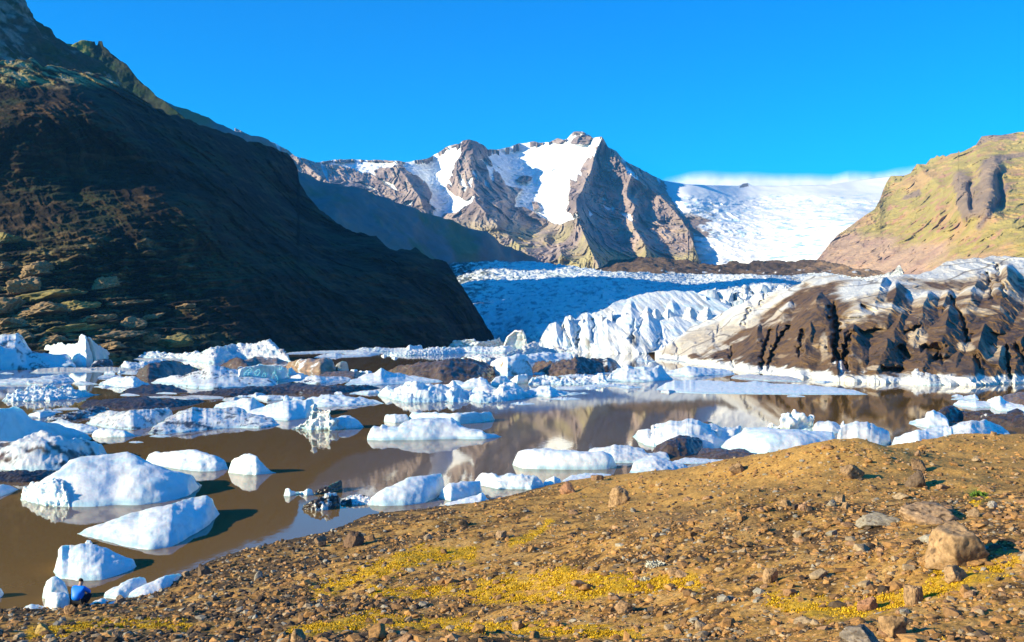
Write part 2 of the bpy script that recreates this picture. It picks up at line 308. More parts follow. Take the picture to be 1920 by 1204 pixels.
def rh_col(P, U, Y, N):
    n = fbm(P / 110, 5); n2 = fbm(P / 28 + 7, 5); st = fbm(np.stack([P[..., 0] / 30 - P[..., 2] / 50, P[..., 1] / 60, P[..., 2] / 160], -1), 5)
    c = np.empty(P.shape); c[:] = (0.36, 0.28, 0.085)
    c = mixc(c, (0.44, 0.28, 0.12), sst(n + 0.5 * n2, 0.0, 0.45))
    c = mixc(c, (0.4, 0.22, 0.13), sst(n2 - 0.3 * n, 0.22, 0.5))
    scree = sst(Y + (1700 - U) * 0.22 + 22 * n, 440, 470) * sst(1860 - U + 80 * n, 0, 120)
    c = mixc(c, (0.44, 0.29, 0.19), scree); c = mixc(c, (0.38, 0.24, 0.17), scree * sst(st, 0.0, 0.4))
    rock = np.exp(-(segdist(U, Y, [1855,315,1850,385]) / 26) ** 2) + np.exp(-(segdist(U, Y, [1800,335,1812,395]) / 20) ** 2) + 0.9 * np.exp(-(segdist(U, Y, [1700,370,1722,362]) / 9) ** 2)
    rock = rock + np.exp(-(segdist(U, Y, [1835,268,1850,258,1900,256]) / 8) ** 2) + np.exp(-(segdist(U, Y, [1862,300,1900,292,1940,288]) / 6) ** 2)
    c = mixc(c, (0.27, 0.19, 0.13), np.clip(sst(rock + 0.35 * n2, 0.45, 0.75), 0, 1)); 
    gully = np.exp(-(segdist(U, Y, [1888,350,1860,395,1835,425]) / 6) ** 2)
    return mixc(c, (0.2, 0.14, 0.12), np.clip(gully, 0, 1))
RH_TOP = [1522,497,1529,491,1558,453,1576,436,1599,421,1622,404,1640,392,1650,374,1656,356,1662,342,1670,330,1695,330,1707,325,1719,307,1736,309,1745,297,1752,296,1757,291,1762,294,1768,291,1774,294,1783,288,1796,286,1797,281,1800,286,1830,272,1841,255,1879,253,1908,248,1920,248,2000,240,2150,215]
rh = relief('hill', RH_TOP, [1522,540,2150,620], [1522,540,2200,1700,540,1800,1950,560,1350,2150,620,1100,1530,490,2350,1663,335,2800,1750,295,2750,1841,255,2650,1950,248,2500,2150,215,2200,1850,420,1850,1700,430,2250], 1522, 2150, 560, 320, rh_disp, rh_col, M_FAR, back=700, lift=rh_lift, ray=True, topnoise=1.5)
tag(rh, 'sunlit yellow green hill with a rock outcrop beyond the glacier', kind='structure')

# --- brown moraine ridge on the glacier
def mo_disp(P, U, Y): return 6 * ridged(P / 60, 5) + 3 * fbm(P / 18, 4)
def mo_col(P, U, Y, N):
    n = fbm(P / 25, 5); c = np.empty(P.shape); c[:] = (0.13, 0.085, 0.055)
    c = mixc(c, (0.075, 0.05, 0.035), sst(n, 0, 0.35)); c = mixc(c, (0.3, 0.185, 0.1), sst(U + 60 * n, 1500, 1580)); return mixc(c, (0.7, 0.7, 0.7), sst(fbm(P / 14 + 3, 4), 0.42, 0.5) * sst(Y, 506, 516))
mr = relief('moraine_ridge', [1090,522,1113,510,1151,493,1180,489,1205,485,1240,489,1259,487,1313,497,1354,499,1375,493,1400,497,1430,491,1488,495,1523,491,1564,497,1608,506,1637,512,1700,522], [1090,530,1700,535], [1090,530,1250,1400,535,1180,1700,535,1050,1113,510,1350,1205,485,1420,1400,495,1350,1523,491,1350,1700,522,1150], 1090, 1700, 420, 60, mo_disp, mo_col, M_ROCKY, back=200, topnoise=1.2)
tag(mr, 'low brown moraine ridge lying across the glacier', kind='structure')

# --- glacier tongue
def gl_disp(P, U, Y):
    near = sst(1000 - P[..., 1], 0, 500)
    q = np.stack([P[..., 0] / 26 + P[..., 1] / 60, P[..., 1] / 16, P[..., 2] / 20], -1)
    r = ridged(q, 4) * (2.6 + 2.5 * near) + ridged(P / 9 + 3, 4) * 2.2 + fbm(P / 4.5, 3) * 1.0
    sunny = sst(U + (Y - 520) * 1.2, 1180, 1320)
    w1, w2 = worley(np.stack([P[..., 0] / 17, P[..., 1] / 30, P[..., 2] / 60], -1))
    return r + sunny * near * (9 * np.clip(w2 - w1, 0, 0.8) + 2.5 * ridged(P / 12, 3))
def gl_col(P, U, Y, N):
    n = fbm(P / 18, 5); n2 = fbm(np.stack([P[..., 0] / 7, P[..., 1] / 12, P[..., 2] / 3], -1), 5); c = np.empty(P.shape); c[:] = (0.72, 0.74, 0.72)
    c = mixc(c, (0.42, 0.58, 0.65), sst(n2, 0.05, 0.45))
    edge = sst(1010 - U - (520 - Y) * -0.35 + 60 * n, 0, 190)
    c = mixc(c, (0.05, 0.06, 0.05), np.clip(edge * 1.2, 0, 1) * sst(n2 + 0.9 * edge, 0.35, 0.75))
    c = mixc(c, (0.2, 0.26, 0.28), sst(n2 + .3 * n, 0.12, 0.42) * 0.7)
    return mixc(c, (0.5, 0.42, 0.34), sst(U + 80 * n, 1330, 1480) * sst(n2, -0.1, 0.4) * 0.5)
gl = relief('glacier', [815,505,850,497,930,494,1000,495,1050,500,1100,508,1150,514,1250,517,1400,519,1480,522,1511,517,1560,517,1624,528,1700,520], [815,650,925,650,1010,655,1300,650,1500,610,1700,570], [815,650,700,930,645,690,1010,655,540,1150,600,640,1250,550,880,1000,560,860,1000,497,1120,900,497,1080,1300,520,1180,1450,560,740,1500,525,1100,1300,600,620,1300,650,560,1500,610,520,1700,570,450,1650,528,800], 815, 1700, 640, 330, gl_disp, gl_col, M_FARICE, back=150)
tag(gl, 'broad glacier tongue, blue in shade at left and white in sun at right', kind='structure')

# ------------------------------------------------------------------ ice bodies
WHITE, BLUE, WET = (0.78, 0.77, 0.735), (0.5, 0.66, 0.68), (0.38, 0.57, 0.6)
def icecol(P, s, sd, d=0.0, streak=0.0, vein=0.0, tan=0.0, shade=(0.045, 0.03, 0.02), wet=0.12, grey=0.0, band=0):
    n = fbm(P / s * 1.3 + sd, 5); n2 = fbm(P / s * 6 + sd * 1.7, 4)
    c = np.empty(P.shape); c[:] = WHITE
    c = mixc(c, BLUE, 0.7 * sst(n2 + 0.7 * n, -0.05, 0.6)); c = mixc(c, (0.6, 0.56, 0.5), 0.35 * sst(fbm(P / s * 2.7 + sd * 2.3, 5), 0.15, 0.5))
    if grey: c = mixc(c, (0.46, 0.38, 0.3), grey * (0.65 + 0.35 * sst(n + 0.5 * n2, -0.3, 0.4)))
    z = P[..., 2]
    c = mixc(c, WET, 0.75 * sst(wet * 1.6 - z + 0.2 * wet * n, 0, wet))
    dk = np.asarray(shade) * (1 - tan) + np.array([0.36, 0.235, 0.135]) * tan
    dcol = dk * (1 + 0.7 * np.clip(n2, -0.7, 1)[..., None])
    if streak: dcol = mixc(dcol, (0.2, 0.14, 0.085), 0.7 * sst(fbm(np.stack([P[..., 0] / s * 7, P[..., 1] / s * 3, P[..., 2] / s * 1.5], -1) + sd + 5, 4), 0.1, 0.5))
    if vein:
        w = P + 0.35 * s * np.stack([n, n2 * 0.6, n], -1)
        q = np.stack([(w[..., 0] - w[..., 2] * 1.2) / s * 1.1, w[..., 1] / s * 1.1, (w[..., 2] + 0.35 * w[..., 0]) / s * 3.5], -1) + sd
        v = np.abs(perlin(q)) + 0.25 * np.abs(n2)
        c = lerp(c, dcol, (vein * sst(0.13 - v, 0, 0.08))[..., None])
    if d > 0:
        st = fbm(np.stack([P[..., 0] / s * 4, P[..., 1] / s * 2, P[..., 2] / s * 0.9], -1) + sd, 4) if streak else 0
        t = 0.95 - 1.9 * d; m = sst(n + 0.45 * n2 + streak * st, t - 0.12, t + 0.12)
        if band: m = m * sst(z, wet * band * 0.7, wet * band)
        c = lerp(c, dcol, m[..., None])
    return c
def body(top, bot, k=0.6, a=2.2, rear=1.0, maxset=None, amp=0.10, rough=0.0, facet=0.0, sd=0.0, topj=0.05, res=1.6, base=-0.4, bulge=0.0, nf=26, fl=0.0):
    tx, ty = poly(top); bx, by = poly(bot)
    x0, x1 = min(tx[0], bx[0]), max(tx[-1], bx[-1])
    nx = int(np.clip((x1 - x0) / res, 22, 240)); x = np.linspace(x0, x1, nx)
    def sm(y, w):
        m = max(int(w * nx), 1); kx = np.exp(-np.linspace(-2, 2, 2 * m + 1) ** 2); kx /= kx.sum(); return np.convolve(np.r_[2 * y[0] - y[m:0:-1], y, 2 * y[-1] - y[-2:-m - 2:-1]], kx, 'valid')
    yt = sm(np.interp(x, tx, ty), 0.012); yb = sm(np.interp(x, bx, by), 0.07); yb = np.maximum(yb, yt + 0.2); E = np.maximum(yb - yt, 0.3); Em = E.max()
    yt = yb - E * (1 + topj * 2 * fbm(np.stack([x / max(Em, 6) * 1.6 + sd, x * 0 + sd, x * 0], -1), 5))
    if not bulge: yt = yb - (yb - yt) * np.clip(np.minimum(x - x0, x1 - x) / (.05 * (x1 - x0)), 0, 1) ** .5
    E = np.maximum(yb - yt, 0.3)
    df = wdepth(yb); wm = (x1 - x0) / F * np.median(df); ms = maxset if maxset is not None else 0.8 * wm
    s = (yt - YH) / F
    zf = H - s * df
    dc = np.where(s > 1e-4, (H - k * zf) / np.maximum(s, 1e-4), 1e9)
    ends = np.clip(np.minimum(x - x0, x1 - x) / (0.18 * (x1 - x0)), 0, 1) ** 0.5
    if bulge: hh = E / Em; df = df - bulge * ms * hh; dc = df + ms * hh ** 0.8 * (1 + bulge) + 0.02
    else: dc = np.minimum(dc, df + ms * ends + 0.02)
    zc = np.maximum(H - s * dc, 0.02)
    t = np.linspace(0, 1, nf); g = 1 - (1 - t) ** a
    rows = [np.stack([(x - CX) / F * df, df, np.full(nx, base)], -1)]
    for ti, gi in zip(t, g):
        D = df + (dc - df) * ti; rows.append(np.stack([(x - CX) / F * D, D, zc * gi + (0.0 if ti else -0.02)], -1))
    R = rear * (0.55 * zc + 0.10 * wm * ends) + 0.03
    for ti in np.linspace(0, 1, 13)[1:]:
        D = dc + R * ti; rows.append(np.stack([(x - CX) / F * dc, D, zc * (1 - ti ** 2.0) * 1.0 + base * ti ** 4 * 1.0], -1))
    P = np.array(rows)
    sz = max(np.percentile(zc, 85), 0.05); L = max(min(0.5 * (sz + 0.25 * wm), 1.5 * sz), 0.12)
    n = normals(P)
    d = amp * L * fbm(P / L * 0.9 + sd, 5)
    w1, _ = worley(P / (0.42 * L) + sd * 1.3); d = d - 0.05 * L * (w1 - .5)
    if rough: 
        w1, w2 = worley(P / (0.35 * L) + sd); d = d + rough * L * (0.5 - w1) + rough * 0.5 * L * fbm(P / L * 5 + sd, 3)
    if facet:
        w1, w2 = worley(P / (0.9 * L) + sd); d = d - facet * L * w1 + facet * 0.3 * L * ridged(P / L * 1.4 + sd, 4)
    if fl: d = d - fl * L * np.abs(perlin(np.stack([P[..., 0] / L * 1.6, P[..., 1] / L * 0.7, P[..., 2] / L * 0.4], -1) + sd))
    side = sst(np.broadcast_to(np.minimum(x - x0, x1 - x) / (x1 - x0), P.shape[:2]), 0, 0.05)
    P = P + n * (d * np.maximum(side, 0.15))[..., None]
    return P, sz, L
seedc = [0.0]
def ice(name, label, cat, top, bot, group=None, parent=None, d=0.0, streak=0.0, vein=0.0, tan=0.0, grey=0.0, wet=None, mat=None, band=0, shade=(0.045, 0.03, 0.02), **kw):
    seedc[0] += 3.71; sd = seedc[0] % 211
    if d >= .9 and not parent: kw['rough'] = kw.get('rough', 0) * .3; kw['facet'] = kw.get('facet', 0) + .12
    elif not parent: vein = max(vein, .14)
    P, sz, L = body(top, bot, sd=sd, **kw)
    C = icecol(P, L * 2.0, sd, d, streak, vein, tan, grey=grey, wet=(0.10 * sz + 0.03) if wet is None else wet, band=band, shade=shade)
    o = mk(name, P, gridfaces(*P.shape[:2])[:, ::1], mat or M_ICE, C, parent)
    if not parent: tag(o, label, cat, group)
    return o

# ------------------------------------------------------------------ glacier front: white seracs and dirt covered mounds
gf = bpy.data.objects.new('glacier_front', None); COL.objects.link(gf); gf.location = (90, 250, 0)
tag(gf, 'long glacier front of white seracs and dirt covered ice mounds above the lagoon', 'glacier front')
def gpart(name, top, bot, **kw):
    kw.setdefault('mat', M_FARICE); kw.setdefault('topj', 0.03); kw.setdefault('res', 1.3); kw.setdefault('base', -1.0); kw.setdefault('bulge', 0.4)
    o = ice(name, None, None, top, bot, parent=gf, **kw); o.matrix_parent_inverse = gf.matrix_world.inverted() if False else o.matrix_parent_inverse
    me = o.data; V = np.empty(len(me.vertices) * 3, np.float32); me.vertices.foreach_get('co', V); V = V.reshape(-1, 3) - np.array(gf.location, np.float32); me.vertices.foreach_set('co', V.ravel()); me.update()
    return o
# seracs on the water, white; far rows first
for i, (y0, n, hh) in enumerate(((560, 9, 20), (585, 10, 27), (608, 10, 34))):
    xa, xb = (1180, 1480) if i == 0 else (1110, 1440) if i == 1 else (1060, 1330)
    for j in range(n):
        x = lerp(xa, xb, (j + 0.5) / n) + rng.uniform(-10, 10); w = rng.uniform(26, 46); h = hh * rng.uniform(0.7, 1.25); sk = rng.uniform(-0.15, 0.3)
        yb = {0: 648, 1: 652, 2: 656}[i]
        ytop = y0 - (x - xa) * 0.09
        gpart('serac', [x - w, y0 + 40, x - w * 0.5, ytop + 2, x + w * sk, ytop - h * 0.55, x + w * 0.55, ytop + 6, x + w, y0 + 40], [x - w, yb, x + w, yb], k=1, a=1.5, maxset=(50, 34, 20)[i], amp=0.12, facet=0.3, rear=0.9, fl=0.06, grey=0.25)
BR = (0.085, 0.052, 0.026)
def tents(U, Y, T, slant):
    d = np.zeros(U.shape)
    for x, y, yb, w, a in T:
        t = np.clip((Y - y) / (yb - y), 0, 1.25); hw = 1.25 * w * np.maximum(t, .02) + 3
        r = np.abs(U - x + slant * (Y - y)) / hw
        d = np.maximum(d, a * np.clip(1 - r, 0, 1) ** .8 * sst(t, 0, .12) * (1.25 - t) ** .3)
    return d
def slots(U, Y, Q):
    d = np.zeros(U.shape)
    for p, w, a in Q:
        j = 3 * perlin(np.stack([U / 9, Y / 9, U * 0], -1)); d = np.maximum(d, a * .7 * np.exp(-(segdist(U + 2.2 * j, Y + j, p) / (w * (.75 + .5 * perlin(np.stack([U / 14, Y / 18, U * 0 + 3], -1))))) ** 2))
    return d
WT = [(1655,517,580,55,12),(1684,525,600,50,14),(1740,545,615,50,13),(1775,542,600,28,8),(1785,567,650,55,15),(1690,580,640,36,10),(1537,545,640,75,14),(1425,602,695,42,11),(1460,600,695,26,9),(1525,592,700,52,14),(1600,605,704,78,15),(1830,520,600,52,12),(1893,492,600,62,16),(1850,600,695,52,11),(1722,614,655,28,7),(1880,645,716,60,10),(1805,641,685,30,7),(1662,628,712,70,10),(1740,648,714,70,9),(1257,640,677,20,5),(1303,634,690,22,6),(1345,642,692,36,6),(1925,605,718,50,11),(1480,560,640,46,9),(1400,560,640,60,7),(1330,590,650,50,6),(1960,520,640,60,14),(2000,600,720,60,10)]
WS = [([1562,580,1572,620,1566,660,1582,692],9,22),([1594,626,1583,660,1588,692],8,18),([1446,620,1432,655,1428,690],6,12),([1478,612,1452,650,1440,690],5,12),([1505,622,1499,668],5,10),([1784,558,1806,600,1814,642],5,12),([1700,624,1722,612],5,8),([1738,652,1762,656,1755,672],11,12),([1655,692,1690,695],6,8),([1690,652,1706,670],6,9),([1886,650,1894,708],5,10),([1868,498,1884,552],5,9),([1852,514,1862,560],5,9),([1370,650,1374,686],4,6),([1268,648,1274,674],4,6),([1405,580,1395,610],5,8),([1440,548,1425,572],4,7),([1350,610,1340,640],5,7),([1620,575,1640,585],5,8),([1830,668,1840,690],6,8),([1905,650,1930,690],7,9)]
def wl_lift(U, Y):
    j = 5 * perlin(np.stack([U / 30, Y / 30, U * 0 + 2], -1)); k = 4 * perlin(np.stack([U / 24, Y / 24, U * 0 + 7], -1))
    return -.92 * tents(U + 1.6 * j, Y + k, WT, 0.25) * sst(Y, 482, 500) + slots(U, Y, WS)
def wl_disp(P, U, Y):
    w = P + 3 * np.stack([fbm(P / 14), fbm(P / 14 + 8), fbm(P / 14 + 4)], -1)
    r = 3.6 * ridged(np.stack([(w[..., 0] - .6 * w[..., 2]) / 9, w[..., 1] / 90, (w[..., 2] + .4 * w[..., 0]) / 22], -1), 5, g=.55) + 1.3 * ridged(np.stack([(w[..., 0] - .5 * w[..., 2]) / 3.4, w[..., 1] / 60, w[..., 2] / 6], -1) + 5, 4)
    return r
def wl_col(P, U, Y, N):
    n = fbm(P / 16, 5); st = fbm(np.stack([(P[..., 0] - .5 * P[..., 2]) / 3.2, P[..., 1] / 50, P[..., 2] / 14], -1), 5); n2 = fbm(P / 3.5 + 6, 4)
    c = np.empty(P.shape); c[:] = (0.6, 0.58, 0.54)
    yt = np.interp(U, *poly(WALL_TOP)); yb = np.interp(U, *poly(WALL_BOT)); f = (Y - yt) / (yb - yt)
    right = sst(U + 40 * n, 1400, 1520)
    c = mixc(c, (0.42, 0.32, 0.21), np.clip(sst(f + .35 * n, .02, .3) * (.55 + .45 * right), 0, 1))
    c = mixc(c, (0.26, 0.175, 0.1), .9 * sst(st + .3 * n, .05, .4) * sst(f, .05, .3) * (.3 + .7 * right))
    br = sst(f + .35 * n + .22 * st + .2 * right - .42 * (1 - sst(U - .9 * (Y - 640) * -1, 1250, 1420)), .43, .57)
    for x, y, rx, ry in ((1537,580,70,46),(1684,555,22,26),(1760,600,16,30)): br = np.maximum(br, sst(1.15 - np.hypot((U - x) / rx, (Y - y) / ry) + .5 * n, .1, .4))
    for x, y, rx, ry in ((1722,632,20,18),(1868,662,26,14),(1810,650,18,9),(1545,650,9,26),(1640,690,16,5)): br = br * (1 - sst(1.1 - np.hypot((U - x) / rx, (Y - y) / ry) + .3 * n2, .0, .35))
    dcol = np.empty(P.shape); dcol[:] = (0.13, 0.072, 0.03); dcol = mixc(dcol, (0.06, 0.036, 0.02), sst(n2, 0, .4)); dcol = mixc(dcol, (0.27, 0.18, 0.1), sst(st + .4 * n2, .2, .55))
    c = lerp(c, dcol, np.clip(br, 0, 1)[..., None])
    c = mixc(c, (0.12, 0.09, 0.07), .75 * sst(.05 - np.abs(perlin(np.stack([P[..., 0] / 14 - P[..., 2] / 9, P[..., 1] / 40, P[..., 2] / 6], -1)) ), 0, .04) * (1 - br))
    return mixc(c, (0.66, 0.64, 0.58), sst(1.7 - P[..., 2] + .8 * n2, 0, .6))
WALL_TOP = [1228,660,1240,655,1257,640,1275,630,1295,612,1330,600,1370,578,1420,556,1460,543,1500,533,1511,519,1535,517,1560,515,1600,521,1624,528,1650,519,1672,519,1695,516,1725,514,1744,509,1774,492,1800,484,1837,484,1886,479,1905,482,1930,488,2010,500,2080,520]
WALL_BOT = [1228,670,1300,681,1376,691,1460,701,1560,709,1700,716,1822,720,1900,715,2080,722]
WALL_CT = [1228,670,340,1300,681,283,1376,691,246,1460,701,217,1560,709,199,1700,716,185,1822,720,178,1900,715,187,2080,722,175,1257,640,350,1330,600,360,1420,556,340,1511,519,330,1600,521,305,1695,516,300,1800,484,320,1886,479,320,2080,520,280,1600,620,228,1750,620,222,1900,620,222,1450,630,262,1600,560,262,1750,560,262,1880,550,262]
def child(o):
    V = np.empty(len(o.data.vertices) * 3, np.float32); o.data.vertices.foreach_get('co', V); V = V.reshape(-1, 3) - np.array(gf.location, np.float32); o.data.vertices.foreach_set('co', V.ravel()); o.data.update(); o.parent = gf; return o
child(relief('dirty_ice_face', WALL_TOP, WALL_BOT, WALL_CT, 1228, 2080, 760, 300, wl_disp, wl_col, M_FARICE, back=60, lift=wl_lift, ray=True, topnoise=4.5))
# white broken face
WF = [(1042,604,660,34,8),(1065,592,660,30,9),(1100,586,660,28,9),(1128,600,660,18,6),(1137,593,660,22,8),(1167,626,662,18,5),(1213,573,662,36,11),(1245,612,662,26,6),(1180,560,640,34,9),(1260,560,650,40,8)]
WQ = [([1086,612,1082,650],4,10),([1112,600,1110,640],4,10),([1150,600,1172,620],6,10),([1190,600,1185,640],4,9),([1238,630,1228,660],6,9),([1018,640,1022,656],3,5),([1205,590,1196,620],4,8),([1058,610,1072,650],4,9)]
def wf_lift(U, Y): return -tents(U + 3 * perlin(np.stack([U / 14, Y / 14, U * 0], -1)), Y, WF, -0.1) + slots(U, Y, WQ)
def wf_disp(P, U, Y): return 4.5 * ridged(np.stack([(P[..., 0] + .2 * P[..., 2]) / 10, P[..., 1] / 200, P[..., 2] / 30], -1), 5, g=.55) + 1.6 * ridged(np.stack([P[..., 0] / 4, P[..., 1] / 90, P[..., 2] / 9], -1), 4)
def wf_col(P, U, Y, N):
    st = fbm(np.stack([P[..., 0] / 3, P[..., 1] / 60, P[..., 2] / 16], -1), 5); n = fbm(P / 14, 4); c = np.empty(P.shape); c[:] = (0.75, 0.75, 0.71)
    c = mixc(c, (0.5, 0.69, 0.72), .6 * sst(n + .4 * st, .0, .5)); c = mixc(c, (0.5, 0.44, 0.36), .6 * sst(st, .1, .5))
    dk = np.exp(-(segdist(U, Y, [1104,625,1108,655]) / 7) ** 2) + .8 * np.exp(-(segdist(U, Y, [1188,635,1192,655]) / 7) ** 2)
    return mixc(c, (0.08, 0.06, 0.045), np.clip(dk * sst(st, -.1, .2), 0, 1))
child(relief('white_ice_face', [1002,655,1010,642,1018,625,1030,608,1042,604,1052,612,1060,594,1068,592,1080,600,1090,590,1102,585,1118,590,1135,578,1150,568,1180,558,1215,548,1260,545,1300,546,1340,560,1380,580], [1002,657,1100,659,1240,662,1380,668],
  [1002,657,445,1100,659,424,1240,662,397,1380,668,352,1030,608,470,1100,586,500,1180,558,540,1260,545,560,1380,580,500,1180,620,430], 1002, 1380, 420, 170, wf_disp, wf_col, M_FARICE, back=60, lift=wf_lift, ray=True, topnoise=4))
for p, b in (([1236,671,1300,676,1376,684,1380,688], [1236,674,1300,681,1380,691]), ([1376,690,1420,690,1460,695,1520,698,1560,700], [1376,693,1460,701,1560,709]), ([1555,703,1562,680,1578,676,1590,700,1640,702,1690,706,1700,710], [1555,709,1600,713,1700,716]),
             ([1690,708,1716,692,1745,700,1776,712,1822,717], [1690,716,1745,721,1822,722]), ([1812,707,1860,704,1897,706,1990,706], [1812,711,1900,714,1990,717])):
    gpart('ice_ledge', p, b, k=0.5, a=4, amp=0.12, rough=0.1, grey=0.4, vein=0.7, topj=0.1)

# ------------------------------------------------------------------ icebergs and floes on the lagoon, each a thing of its own
def B(label, top, bot, name='iceberg', cat=None, **kw): return ice(name, label, cat or name.replace('_', ' '), top, bot, **kw)
# far shore ice, in the shade and along the foot of the hillside
B('long thin blue line of floating ice at the foot of the dark hillside', [535,662,560,660,600,658,660,657,690,658], [535,664,600,662,690,661], 'ice_floe', amp=.3, rough=.3)
B('blue ragged floe between the thin ice line and the wavy blue block', [660,658,680,652,700,654,705,651,730,654,760,653,764,657], [660,660,700,660,764,659], 'ice_floe', rough=.4)
B('blue wavy block of ice with a raised horn beside the dark hillside', [744,656,760,653,768,646,776,649,790,647,794,654], [744,659,770,659,794,657], rough=.1)
B('flat white floe with bright hump floating before the dark hillside', [588,670,605,665,622,663,630,662,640,665,665,664,685,664,695,662,712,663], [588,671,640,670,690,668,714,664], 'ice_floe', k=.5, rough=.3)
B('thin white floe touching the wavy blue ice at the hill foot', [640,662,660,660,690,660,715,661], [640,663,680,664,715,662], 'ice_floe', k=.5, rough=.3)
B('long white brash floe reaching from open water to the glacier foot', [716,665,735,660,760,658,790,656,810,653,830,652,850,653,862,652], [716,666,760,667,800,666,830,665,862,663], 'ice_floe', k=.6, rough=.35)
B('white blocky floe with vertical cracks below the blue ice cliff', [836,661,850,651,870,652,890,649,920,651,932,650,940,651], [836,664,870,662,910,662,940,662], k=.8, rough=.2, vein=.3)
B('small snowy berg with blue side at the end of the blocky floe', [922,660,930,650,945,646,955,647,965,652,974,658], [922,662,950,662,974,660], facet=.3)
B('low blue ice cliff with dark hollows at the foot of the hillside', [838,650,846,644,850,640,870,637,890,639,905,641,925,637,935,633,940,640,952,648], [838,653,860,653,900,653,952,650], k=1, rough=.25, vein=.2)
B('blue faceted ice block standing against the shaded glacier foot', [942,652,950,632,965,620,980,617,985,628,990,648], [942,655,990,655], k=1, facet=.4)
B('grey white pile of ice rubble below the first white serac', [950,662,975,656,990,645,1005,641,1010,650,1030,656,1050,652,1060,658,1080,660], [950,667,990,664,1030,661,1080,662], k=.8, rough=.3, grey=.5)
B('smooth white berg between the brown mounds and the white seracs', [975,668,990,663,1020,659,1045,661,1060,660,1075,664], [975,680,1020,678,1076,676], k=.8, facet=.15, vein=.15)
B('small white ice lump with a pointed neighbour before the seracs', [1193,676,1198,672,1204,671,1208,676,1213,667,1216,676,1230,677], [1193,678,1210,678,1230,678])
# left group
B('blue berg with dark curved veins reaching out of the picture edge', [-60,640,0,629,15,627,31,625,38,634,52,660,80,662,95,665,120,664,128,672,142,686], [-60,697,0,694,60,692,110,690,142,689], k=.9, a=1.5, vein=.9, rear=1.4, amp=.12)
B('white pyramid berg with grey base behind the veined blue berg', [52,658,62,650,90,646,108,641,116,639,123,646,132,662,140,682], [52,672,100,680,140,686], k=.9, a=1.3, facet=.15)
B('sharp white berg with tall blunt horn against the dark hillside', [118,652,126,645,140,644,145,641,147,632,152,630,160,631,168,638,175,644,183,649,195,656,204,664,211,672], [118,682,140,686,165,687,190,679,211,674], k=.9, a=1.3, facet=.12)
B('small black and white striped ice block beside the sharp white berg', [170,686,178,677,195,673,208,674,213,682], [170,688,195,687,213,686], name='ice_block', d=.6, vein=.6)
B('low grey white floe in front of the veined blue berg', [55,699,70,692,110,689,160,690,200,688,235,690,260,696], [55,700,110,700,180,698,260,698], 'ice_floe', k=.25, a=4, grey=.5)
B('tiny pale floe on calm water below the veined blue berg', [0,700,12,698,26,700], [0,701,26,701], 'ice_floe')
B('white floe with low crest between sharp berg and brown mound', [222,690,235,678,260,680,285,675,305,673,315,675], [222,687,240,690,270,689,315,684], 'ice_floe', k=.5, rough=.15)
B('low white dome with a shaded blue hump at its end', [-20,714,0,712,20,709,55,710,80,706,95,704,105,702,118,701,128,705,140,714], [-20,721,60,721,100,720,141,716], k=.7, a=1.6)
B('crumbly granular white berg with a blue shaded side', [3,748,12,740,30,733,45,732,58,723,75,725,100,721,120,722,135,727,150,730,170,735,187,739], [3,752,40,753,90,752,140,748,187,740], k=.75, a=1.6, rough=.22, facet=.2, topj=.12)
B('little white ice cake beside the low dome', [140,719,150,714,165,716,184,720], [140,721,184,721], 'ice_floe', k=.4)
B('small round snow cap floating behind the two white humps', [194,700,200,696,212,696,216,700], [194,702,216,702], 'ice_floe')
B('narrow pale floe under the small round snow cap', [183,707,195,703,215,703,230,706], [183,710,210,709,230,708], 'ice_floe')
B('white floe with two soft humps and a blue hollow', [184,720,200,712,218,707,240,706,255,707,262,711,270,716,285,722], [184,722,215,725,250,728,285,724], k=.6, rough=.12)
B('rounded brown boulder shaped ice mound with a light tan face', [255,698,264,690,272,686,280,680,296,677,312,674,335,679,352,684,375,692], [255,704,275,712,300,710,340,704,376,696], name='ice_mound', k=.85, a=1.5, d=1, tan=.15, rough=.25)
B('white berg scored by fanning black cracks', [283,716,300,710,320,704,340,705,360,698,380,690,395,687,415,688,440,692,467,700,494,707,512,714,526,720], [283,718,330,724,360,728,400,729,470,726,526,722], k=.75, a=1.5, vein=1.0, amp=.08, grey=.15)
B('bright blue slab shaded on its whole broad face', [446,694,460,688,480,684,495,681,507,684,525,685,538,689,542,705,543,714], [446,722,500,717,543,712], k=1, a=1.2, maxset=5, rear=.6, amp=.12, facet=.25, topj=.04)
B('small blue knob and shelf beside the bright blue slab', [539,692,546,688,550,692,556,698,570,700], [539,704,556,703,570,702], facet=.2)
B('long white berg ridge of rounded blocks ending in a blue slope', [255,668,262,662,290,660,320,661,345,663,360,658,380,660,390,655,402,652,418,651,430,648,460,645,480,641,497,636,506,638,520,646,535,660,549,678], [255,673,320,674,370,678,400,682,440,676,490,678,549,680], k=.9, a=1.5, rough=.16, facet=.1, grey=.2)
B('thin white floe with dirty lip behind the brown mound', [250,672,300,671,340,672,380,668,400,667], [250,675,330,678,400,672], 'ice_floe', k=.5, grey=.4)
B('dark brown hump of dirty ice below the long white ridge', [408,686,425,678,438,669,452,670,462,678,470,690], [408,688,440,690,470,691], name='ice_mound', d=.95, tan=.2, rough=.15)
B('reddish brown and white ice slab with curved dirt bands', [444,690,460,676,474,669,490,670,520,671,535,678,550,684], [444,692,480,688,550,688], name='ice_mound', d=.6, tan=.5, vein=.5)
B('smooth tan ice block with vertical end face', [536,682,548,678,562,674,590,673,610,671,622,674,626,680,630,692], [536,688,560,695,600,697,630,695], name='ice_block', k=.8, a=2.5, d=.75, tan=.8)
B('dark teal ice ball touching the tan ice block', [628,690,634,680,642,677,650,679,654,688], [628,695,640,695,654,694], name='ice_block', k=1, d=.3, grey=.8)
